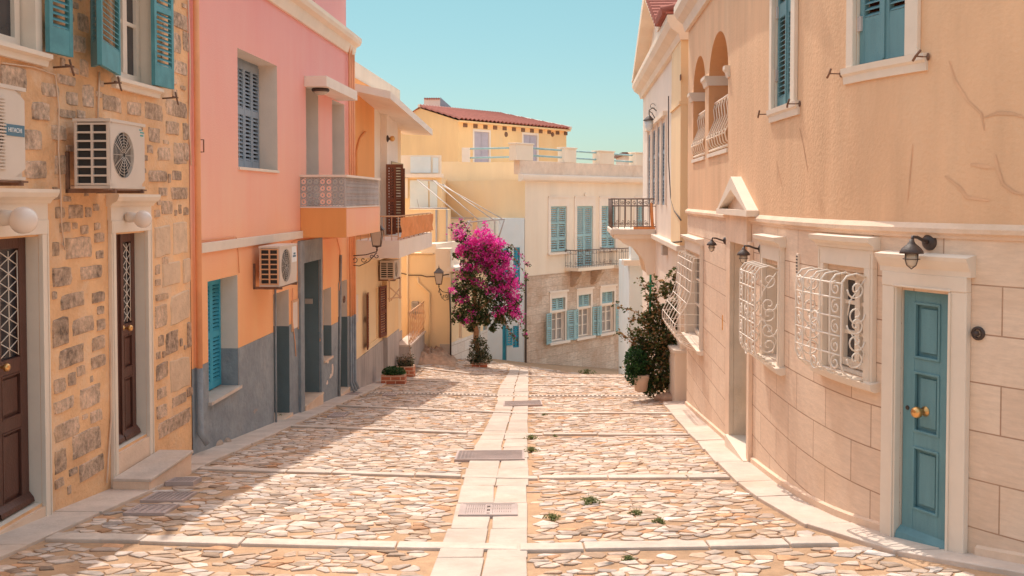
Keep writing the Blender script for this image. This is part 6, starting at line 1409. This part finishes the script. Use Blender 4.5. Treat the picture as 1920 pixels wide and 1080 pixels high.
def cracks():
    hs=[o for o in col.objects if o.name=='upper_wall.001' or o.name=='upper_wall']
    par=[o for o in col.objects if o.get('category')=='house' and o.name.startswith('curved_house')][0]
    m=mat('crack_brown',(.74,.455,.28),var=.2,bump=.1)
    for k,(pts,w) in enumerate(((((1780,115),(1790,150),(1815,190),(1840,213),(1846,245)),.010),(((1846,220),(1870,212),(1900,213),(1925,222)),.012),(((1820,308),(1845,312),(1865,315)),.016),(((1866,290),(1872,320),(1880,345),(1900,360),(1925,366)),.012),(((1772,330),(1800,352),(1812,370),(1855,376)),.014),(((1712,270),(1706,330),(1702,380)),.006),(((1500,240),(1508,280),(1515,322)),.010),(((1456,300),(1462,330),(1467,350)),.008))):
        mb=MB(); P=[RP.px(*p) for p in pts]
        for j in range(len(P)-1):
            a,b=P[j],P[j+1]; d=Vector((b[0]-a[0],b[1]-a[1])).normalized(); q=Vector((-d.y,d.x)); wa=w*(.5 if j==0 else 1); wb=w*(.35 if j==len(P)-2 else 1)
            n=max(1,int(abs(b[0]-a[0])/.08)); 
            for i in range(n):
                f0,f1=i/n,(i+1)/n; c0=(a[0]+(b[0]-a[0])*f0,a[1]+(b[1]-a[1])*f0); c1=(a[0]+(b[0]-a[0])*f1,a[1]+(b[1]-a[1])*f1); w0=wa+(wb-wa)*f0; w1=wa+(wb-wa)*f1
                mb.face([RP.P(c0[0]-q.x*w0,.004,c0[1]-q.y*w0),RP.P(c1[0]-q.x*w1,.004,c1[1]-q.y*w1),RP.P(c1[0]+q.x*w1,.004,c1[1]+q.y*w1),RP.P(c0[0]+q.x*w0,.004,c0[1]+q.y*w0)])
        mb.build('plaster_crack',m,par)
cracks()
SKY0=(.52,.61,.63); SKY1=(.60,.80,.65); SKYFILL=(4.75,3.5,2.3); SKYS=.15; SUNE=3.25  # upper sky tint made brighter and warmer than natural as added fill light
# ================================================================== planters, plants, rocks
m_bk=masonry('red_planter_brick',(.62,.20,.11),(.52,.15,.08),(.80,.52,.36),.24,.10,msize=.014,var=.25,bump=.5)
def leafcloud(mb,pts,size,cols,flat=.6,seedj=1.0):
    for (p,c) in zip(pts,cols):
        s=size*U(.6,1.3); a=Vector((U(-1,1),U(-1,1),U(-flat,flat))); 
        if a.length<.1: continue
        a.normalize(); b=a.cross(Vector((U(-1,1),U(-1,1),U(-1,1)))); 
        if b.length<.1: continue
        b.normalize(); n=a.cross(b)
        P=[p-a*s,p+b*s*.55+n*s*.12,p+a*s,p-b*s*.55+n*s*.12]
        i=[mb.add(q) for q in P]; mb.f.append([i[0],i[1],i[2]]); mb.f.append([i[0],i[2],i[3]]); mb.sm+=[False,False]
        f=U(.75,1.2); cc=(min(1,c[0]*f),min(1,c[1]*f),min(1,c[2]*f),1); mb.colr+=[cc]*4
def blob(c,r,k,shell=.5):
    out=[]
    while len(out)<k:
        v=Vector((U(-1,1),U(-1,1),U(-1,1))); l=v.length
        if l>1 or l<shell*R(): continue
        out.append(c+Vector((v.x*r[0],v.y*r[1],v.z*r[2])))
    return out
def planter(px0,px1,py0,py1,label,plant,name2):
    g=gpt((px0+px1)/2,py1-1); Y=g[1]; x0=(px0-960)/FPX*Y; x1=(px1-960)/FPX*Y; z0=gz(*g)-.03; z1=at(px0,py0,Y).z
    t=thing('brick_planter',label,'planter',((x0+x1)/2,Y,z0),'brick planters at the street edge'); G=Fac((x0,Y),(x1,Y)); w=x1-x0; d=.42
    mb=MB()
    def fb(F,a0,a1,zz0,zz1): mb.wall(F,a0,a1,zz0,zz1)
    mb.wall(G,0,w,z0-.1,z1); G2=Fac((x1,Y),(x1,Y+d)); mb.wall(G2,0,d,z0-.1,z1); G3=Fac((x0,Y+d),(x0,Y)); mb.wall(G3,0,d,z0-.1,z1); G4=Fac((x1,Y+d),(x0,Y+d)); mb.wall(G4,0,w,z0-.1,z1)
    mb.face([(x0,Y,z1),(x1,Y,z1),(x1,Y+.08,z1),(x0,Y+.08,z1)]); mb.face([(x0,Y+d-.08,z1),(x1,Y+d-.08,z1),(x1,Y+d,z1),(x0,Y+d,z1)]); mb.face([(x0,Y+.08,z1),(x0+.08,Y+.08,z1),(x0+.08,Y+d-.08,z1),(x0,Y+d-.08,z1)]); mb.face([(x1-.08,Y+.08,z1),(x1,Y+.08,z1),(x1,Y+d-.08,z1),(x1-.08,Y+d-.08,z1)])
    mb.build('brick_box',m_bk,t); s=MB(); s.face([(x0+.07,Y+.07,z1-.03),(x1-.07,Y+.07,z1-.03),(x1-.07,Y+d-.07,z1-.03),(x0+.07,Y+d-.07,z1-.03)]); s.build('soil',m_debris,t)
    c=Vector(((x0+x1)/2,Y+d/2,z1)); p=MB(); p.colr=[]
    T=thing(name2,plant,'plant',c,'plants in the brick planters')
    if 'green' in plant: pts=blob(c+Vector((0,0,.06)),(w*.52,.24,.13),1300); cols=[random.choice([(.05,.12,.03),(.08,.17,.05),(.03,.08,.03),(.12,.2,.08)]) for _ in pts]; leafcloud(p,pts,.03,cols)
    else:
        pts=[]; st=MB()
        for i in range(26):
            q=c+Vector((U(-.5,.5)*w*.8,U(-.12,.12),0)); h=U(.15,.42)*(1.6 if i<4 else .8); e=q+Vector((U(-.12,.12),U(-.05,.05),h)); st.tube([q,(q+e)/2+Vector((U(-.03,.03),0,0)),e],.006,4)
            for j in range(16): pts.append(q.lerp(e,U(.2,1))+Vector((U(-.05,.05),U(-.05,.05),U(-.04,.04))))
        pts+=blob(c+Vector((0,0,.05)),(w*.48,.2,.10),500)
        st.build('stems',m_bark,T); cols=[random.choice([(.12,.14,.07),(.2,.18,.10),(.07,.09,.05),(.28,.2,.14)]) for _ in pts]; leafcloud(p,pts,.028,cols)
    p.build('leaves',m_leafc,T)
planter(713,758,704,722,'red brick planter nearest on the left edge, filled with low green plants','low dense green plants filling the nearer brick planter','potted_plant')
planter(741,775,688,708,'red brick planter just behind the first, with dry stems','dry straggly stems growing in the second brick planter','potted_plant')
# ---------------- bougainvillea
def bougainvillea():
    Y=30.2; base=at(899,686,Y); t=thing('bougainvillea_tree','magenta flowering bougainvillea tree in front of the yellow and white houses','tree',base)
    tr=MB(); P=lambda x,y,d=0: at(x,y,Y+d)
    tr.tube([P(898,688),P(897,660),P(892,640),P(893,620),P(889,604),P(890,585)],.09,8,rs=[.09,.085,.08,.085,.07,.06])
    for e in ((870,540),(905,530),(925,560),(890,500),(945,540),(880,450)): tr.tube([P(890,590),P((890+e[0])/2+U(-4,4),(590+e[1])/2,U(-.2,.2)),P(*e)],.04,6,rs=[.05,.035,.015])
    tr.build('trunk',m_bark,t)
    # green mass
    s=Y/FPX
    G=[(866,445,16),(890,475,34),(925,480,30),(905,515,44),(940,530,30),(885,560,32),(915,572,36),(948,568,26),(866,588,15),(964,588,13),(900,597,20),(868,538,18),(938,600,12),(855,560,8),(972,560,9),(950,475,12),(855,475,8),(885,612,9),(925,612,8)]
    lf=MB(); lf.colr=[]; pts=[]; cols=[]
    for (x,y,r) in G:
        k=int(r*r*.62)+60; q=blob(P(x,y),(r*s,r*s*1.0,r*s*.85),k,.7)
        for v in q:
            pts.append(v+Vector((0,0,.08*math.sin(v.x*9+v.z*7)))); hz=R()
            cols.append(random.choice([(.05,.09,.03),(.08,.13,.04),(.03,.055,.02),(.14,.17,.06),(.05,.08,.03),(.20,.15,.07)]))
    # trailing sprigs
    tw=MB(); fl=MB(); fl.colr=[]; fp=[]; fc=[]
    MG=[(.86,.04,.46),(.95,.09,.55),(.74,.03,.38),(.98,.28,.66),(.90,.06,.42)]
    def sprig(path,n,fr):
        pp=[P(*q) for q in path]; tw.tube(pp,.012,4,rs=[.014-.01*i/(len(pp)-1) for i in range(len(pp))])
        for _ in range(n):
            k=random.randrange(len(pp)-1); v=pp[k].lerp(pp[k+1],R())+Vector((U(-.07,.07),U(-.07,.07),U(-.07,.07)))
            if R()<fr: fp.append(v); fc.append(random.choice(MG))
            else: pts.append(v); cols.append(random.choice([(.06,.10,.03),(.13,.12,.05),(.10,.13,.04)]))
    sprig([(935,455),(960,460),(975,475),(985,492),(994,500)],80,.45); sprig([(945,480),(965,485),(985,515),(988,525)],70,.35); sprig([(950,560),(968,575),(978,592),(985,605)],80,.5); sprig([(955,590),(972,605),(984,625),(986,633)],60,.35)
    sprig([(870,430),(858,424),(846,422),(843,430)],70,.5); sprig([(900,445),(910,425),(908,414)],50,.9); sprig([(880,435),(868,418),(860,412)],50,.5); sprig([(870,590),(858,598),(848,606)],50,.25); sprig([(940,595),(955,620),(965,640)],50,.1); sprig([(860,560),(852,580),(850,600)],60,.1); sprig([(950,500),(975,530),(982,548)],60,.4)
    for _ in range(34):
        an=U(-.6,3.6); x,y=912+math.cos(an)*U(38,55),525-math.sin(an)*U(50,78)
        if y<415: y=415+U(0,8)
        ex,ey=912+(x-912)*1.22,min(y-U(-14,10),y+12); ex=min(ex,952); sprig([(912+(x-912)*.7,525+(y-525)*.75,U(-.6,.3)),(x,y,U(-.6,.3)),(ex,max(410,ey),U(-.5,.3))],34,U(.3,.9) if y<540 else .25)
    for _ in range(26):
        x,y=U(856,960),U(585,606); sprig([(x,y-14,U(-.5,.4)),(x+U(-4,4),y,U(-.5,.4)),(x+U(-6,6),y+U(6,14),U(-.5,.4))],26,.06)
    # flower clusters, mostly on the upper and right sunny side
    FLW=[(905,450,26,1.0),(925,462,24,.9),(880,460,20,.8),(862,440,13,.55),(865,470,16,.6),(908,480,24,.85),(936,490,22,.75),(948,510,20,.7),(925,510,22,.5),(898,500,14,.7),(870,500,12,.6),(955,535,18,.65),(938,545,18,.45),(960,560,16,.6),(968,585,14,.6),(945,575,14,.3),(885,585,9,.5),(915,540,14,.3),(870,562,8,.5),(895,530,12,.4),(930,585,12,.25),(850,545,6,.5),(876,600,6,.3)]
    for (x,y,r,dn) in FLW:
        k=int(r*r*.15*dn)+4
        for _ in range(k):
            c=blob(P(x,y,-.25),(r*s,r*s*.9,r*s*.8),1,.7)[0]
            for __ in range(random.randint(5,15)): fp.append(c+Vector((random.gauss(0,.045),random.gauss(0,.05),random.gauss(0,.045)))); fc.append(random.choice(MG))
    leafcloud(lf,pts,.052,cols); lf.build('foliage',m_leafc,t)
    leafcloud(fl,fp,.04,fc,flat=1); fl.build('blossom',m_leafc,t); tw.build('twigs',m_bark,t)
    # planter and ivy round the foot
    x0,x1=at(884,690,Y-.4).x,at(913,690,Y-.4).x; G_=Fac((x0,Y-.35),(x1,Y-.35)); z1=at(898,681,Y-.3).z; z0=z1-.32
    T=thing('brick_planter','red brick planter around the foot of the bougainvillea trunk','planter',(base.x,Y-.35,z0),'brick planters at the street edge'); w=x1-x0
    b=MB(); d=.45
    for F,l in ((G_,w),(Fac((x1,Y-.35),(x1,Y-.35+d)),d),(Fac((x1,Y-.35+d),(x0,Y-.35+d)),w),(Fac((x0,Y-.35+d),(x0,Y-.35)),d)): b.wall(F,0,l,z0-.6,z1)
    b.face([(x0,Y-.35,z1),(x1,Y-.35,z1),(x1,Y-.35+d,z1),(x0,Y-.35+d,z1)]); b.build('brick_box',m_bk,T)
    iv=MB(); iv.colr=[]; pp=blob(at(898,655,Y-.15),(.32,.3,.42),900,.5)+blob(at(899,672,Y-.2),(.42,.3,.22),700,.5); leafcloud(iv,pp,.035,[random.choice([(.08,.11,.04),(.14,.13,.07),(.04,.06,.03),(.2,.16,.1)]) for _ in pp]); 
    o=iv.build('potted_shrub',m_leafc,loc=at(899,680,Y-.2)); tag(o,'dull green shrub wrapping the bougainvillea trunk above its brick planter','shrub')
bougainvillea()
# ---------------- bush on the right
def bush():
    Y=19.4; t=thing('climbing_bush','tall straggly bush with olive and rust leaves against the curved house','bush',at(1235,738,Y)); s=Y/FPX; P=lambda x,y,d=0: at(x,y,Y+d)
    tw=MB(); lf=MB(); lf.colr=[]; pts=[]; cols=[]
    PC=[(.13,.14,.05),(.22,.15,.06),(.08,.11,.03),(.12,.17,.05),(.07,.10,.03),(.34,.18,.08),(.05,.06,.025),(.42,.26,.13),(.10,.12,.04)]
    def br(path,n,w=.012,sp=.07):
        pp=[P(*q) for q in path]; tw.tube(pp,w,4,rs=[w*(1-.75*i/(len(pp)-1)) for i in range(len(pp))])
        for _ in range(n):
            k=random.randrange(len(pp)-1); pts.append(pp[k].lerp(pp[k+1],R())+Vector((random.gauss(0,sp),random.gauss(0,sp),random.gauss(0,sp)))); cols.append(random.choice(PC))
    br([(1240,735),(1238,690),(1245,640),(1240,590),(1228,550),(1215,528)],160,.03); br([(1240,735),(1255,680),(1262,620),(1268,560),(1266,520),(1270,500)],180,.03)
    br([(1238,660),(1215,610),(1195,585),(1170,578),(1150,570)],90,.014,.035); br([(1240,640),(1222,600),(1212,560),(1208,535),(1198,522)],90,.014,.05); br([(1225,690),(1195,655),(1175,632),(1160,622)],110,.014,.05)
    br([(1228,720),(1205,700),(1185,690),(1170,690)],100,.012,.06); br([(1255,640),(1275,600),(1282,570)],60,.012,.05); br([(1190,590),(1180,610),(1185,630)],40,.01,.04); br([(1250,560),(1245,530),(1262,508)],50,.01,.05)
    br([(1240,600),(1225,570),(1235,545),(1228,520)],50,.01,.05)
    for (x,y,r,k) in ((1232,590,22,420),(1256,585,22,480),(1262,620,26,620),(1230,632,30,800),(1256,662,30,900),(1220,668,28,800),(1240,700,34,1000),(1205,650,20,380),(1262,705,24,600),(1196,628,15,190),(1252,545,17,220),(1212,598,17,230),(1226,724,24,480),(1268,520,9,70),(1222,560,12,110),(1205,690,22,500)):
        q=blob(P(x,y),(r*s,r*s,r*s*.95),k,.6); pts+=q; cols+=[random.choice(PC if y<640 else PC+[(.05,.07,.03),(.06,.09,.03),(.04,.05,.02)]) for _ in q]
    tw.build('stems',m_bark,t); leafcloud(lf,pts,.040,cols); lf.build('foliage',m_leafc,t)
    # dark green ivy lower left
    iv=MB(); iv.colr=[]; q=blob(P(1193,678,-.15),(.24,.25,.32),1500,.6)+blob(P(1192,702,-.15),(.22,.22,.22),800,.5)+blob(P(1213,722,-.15),(.12,.12,.2),300,.5); leafcloud(iv,q,.03,[random.choice([(.03,.09,.03),(.05,.13,.04),(.02,.06,.02),(.07,.17,.05)]) for _ in q]); o=iv.build('ivy',m_leafc,loc=P(1193,720,-.15)); tag(o,'dense dark green ivy trailing over the clay pot at the bush foot','plant')
    c=P(1202,734,-.2); T=thing('clay_pot','pale terracotta pot half covered by dark ivy','pot',c); m=MB(); m.lathe(c,[(.09,0),(.12,.02),(.14,.2),(.16,.27),(.155,.28),(.155,.32),(.13,.325)],16); m.build('pot_body',m_terra,T); m=MB(); m.lathe(c,[(.14,.3),(.001,.31)],12); m.build('soil',m_debris,T)
    # small white pot & green pole
    m=MB(); m.tube([P(1218,640),P(1219,560),P(1220,515)],.022,6); m.tube([P(1214,536),P(1227,536)],.02,5); o=m.build('garden_pole',m_greenp,loc=P(1218,640)); tag(o,'thin green painted pole sticking up through the bush','pole')
bush()
# ---------------- weeds
def weed(px,py,w,label,k=60,dry=.15):
    g=gpt(px,py); z=gz(*g)+.01; c=Vector((g[0],g[1],z)); s=w*g[1]/FPX*.5; mb=MB(); mb.colr=[]
    pts=[];cols=[]
    for _ in range(k*4):
        an=U(0,6.28); r=s*math.sqrt(R())*(.7+.5*math.sin(an*3+px)); pts.append(c+Vector((math.cos(an)*r,math.sin(an)*r,U(0,s*.55)*(1-r/s*.6)))); cols.append((.38,.28,.13) if R()<dry else random.choice([(.20,.24,.10),(.27,.30,.13),(.15,.19,.08),(.36,.36,.18)]))
    leafcloud(mb,pts,max(.012,s*.10),cols,flat=.9)
    for i in range(k):
        an=U(0,6.28); l=s*U(.5,1.1); d=Vector((math.cos(an),math.sin(an),U(.25,.9))); q=c+d*l; w_=Vector((-d.y,d.x,0))*.006; i0=[mb.add(v) for v in (c+w_,c-w_,q)]; mb.f.append(i0); mb.sm.append(False); mb.colr+=[(.14,.2,.06,1)]*2+[(.28,.30,.12,1)]
    o=mb.build('weed',m_leafc,loc=c); tag(o,label,'weed','weeds growing between the paving stones')
for a in ((1107,945,44,'widest green weed tuft in the middle of the right hand cobbles',80),(1193,966,28,'small weed tuft just right of the widest one',45),(1236,981,26,'dark little weed tuft furthest right in the cobbles',45),(1036,975,34,'half dry weed left of the widest tuft, near the gutter strip',50),(996,848,34,'bushy weed beside the mesh drain at the gutter edge',70),(996,824,30,'low weed where the cross kerb meets the gutter edge',45),(1178,1052,28,'weed beside the orange stone on the front kerb',40),(1376,822,22,'upright weed at the corner of the recessed doorway step',70),(526,786,30,'weed spreading below the narrow grey doorway on the left',55),(1020,780,14,'tiny weed far up in the right hand cobbles',20),(343,828,16,'small dark weed at the stone house foot above the marble step',40),(1100,699,34,'dry grass fringe along the far street edge',40),(1040,820,14,'tiny sprig on the cross kerb right of the gutter',18)): weed(*a)
# ---------------- loose rocks
def rock(px,py,w,h,label,seed,m=m_rock):
    random.seed(seed); g=gpt(px,py); z=gz(*g); s=w*g[1]/FPX/2; c=Vector((g[0],g[1],z+.02)); mb=MB(); n=12; rings=[]
    off=[U(.8,1.15) for _ in range(n)]
    for (f,hh) in ((1.0,-.05),(1.02,.35),(.88,.75),(.55,1.0)):
        rings.append([mb.add(c+Vector((math.cos(6.283*k/n)*s*f*off[k],math.sin(6.283*k/n)*s*.65*f*off[k]*1.2,h*hh+U(-.008,.008)))) for k in range(n)])
    for A,B in zip(rings,rings[1:]):
        for k in range(n): mb.f.append([A[k],A[(k+1)%n],B[(k+1)%n],B[k]]); mb.sm.append(False)
    mb.f.append(rings[-1]); mb.sm.append(False)
    o=mb.build('loose_stone',m,loc=c,bevel=.01); tag(o,label,'stone')
rock(394,838,52,.09,'flat grey stone slab lying at the corner of the pink house',3); rock(422,833,28,.07,'smaller flat stone touching the slab at the pink house corner',4)
rock(1256,752,52,.13,'brown rough boulder at the foot of the curved house by the bush',8,m_debris); rock(965,1062,1,.01,'x',9) if False else None
rock(1278,748,30,.2,'small rubble stone between the boulder and the curved house',12,m_debris)
rock(900,0,1,1,'x',1) if False else None
def debris():
    random.seed(21); mb=MB()
    cx,cy=at(795,690,30.4).x,30.4
    n=26; k=12; idx=[]
    for j in range(k+1):
        row=[]
        for i in range(n+1):
            x=cx-1.2+2.2*i/n; y=29.6+1.6*j/k; e=min(1,min(i,n-i)/5)*min(1,j/3); row.append(mb.add((x,y,gz(x,y)+.01+e*(.18+.22*j/k)*U(.6,1.1))))
        idx.append(row)
    for j in range(k):
        for i in range(n): mb.f.append([idx[j][i],idx[j][i+1],idx[j+1][i+1],idx[j+1][i]]); mb.sm.append(False)
    o=mb.build('earth_heap',m_debris,loc=(cx,30.4,gz(cx,30.4))); o['kind']='structure'
debris()
# ================================================================== light, sky, camera
SUN=Vector((-.15,.60,1.0)).normalized()
el=math.asin(SUN.z); az=math.atan2(SUN.x,SUN.y)
w=bpy.data.worlds.new('World'); scene.world=w; w.use_nodes=True; nt=w.node_tree; bg=nt.nodes['Background']
sk=nt.nodes.new('ShaderNodeTexSky'); sk.sky_type='NISHITA'; sk.sun_disc=False; sk.sun_elevation=el; sk.sun_rotation=az; sk.air_density=1.0; sk.dust_density=.6; sk.ozone_density=1.0; sk.altitude=0
mx=nt.nodes.new('ShaderNodeMix'); mx.data_type='RGBA'; mx.blend_type='MULTIPLY'; mx.inputs[0].default_value=1; pass
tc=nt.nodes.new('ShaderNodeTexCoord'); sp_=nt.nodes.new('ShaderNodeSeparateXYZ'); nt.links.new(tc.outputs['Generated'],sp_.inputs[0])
cr=nt.nodes.new('ShaderNodeValToRGB'); nt.links.new(sp_.outputs[2],cr.inputs[0]); E=cr.color_ramp.elements; E[0].position=0; E[0].color=(*SKY0,1); E[1].position=.55; E[1].color=(*SKYFILL,1)
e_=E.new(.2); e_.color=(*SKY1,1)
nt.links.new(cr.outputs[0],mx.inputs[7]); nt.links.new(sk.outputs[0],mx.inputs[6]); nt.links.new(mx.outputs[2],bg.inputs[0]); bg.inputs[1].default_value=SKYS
sl=bpy.data.lights.new('Sun','SUN'); sl.energy=SUNE; sl.angle=math.radians(.53); sl.color=(1,.90,.78); so=bpy.data.objects.new('Sun',sl); col.objects.link(so); so.rotation_euler=SUN.to_track_quat('Z','Y').to_euler(); so.location=(-3,10,20)
cam=bpy.data.cameras.new('Camera'); co=bpy.data.objects.new('Camera',cam); col.objects.link(co); cam.lens=35; cam.sensor_width=36; cam.clip_end=1000; cam.clip_start=.1
co.location=(0,0,0); co.rotation_euler=(math.radians(90)-PITCH,0,0); cam.shift_y=-SHIFT/1920
scene.camera=co
scene.render.engine='CYCLES'; scene.render.resolution_x=1024; scene.render.resolution_y=576
scene.view_settings.view_transform='Standard'; scene.view_settings.look='None'; scene.view_settings.exposure=0
scene.cycles.max_bounces=8; scene.cycles.diffuse_bounces=5
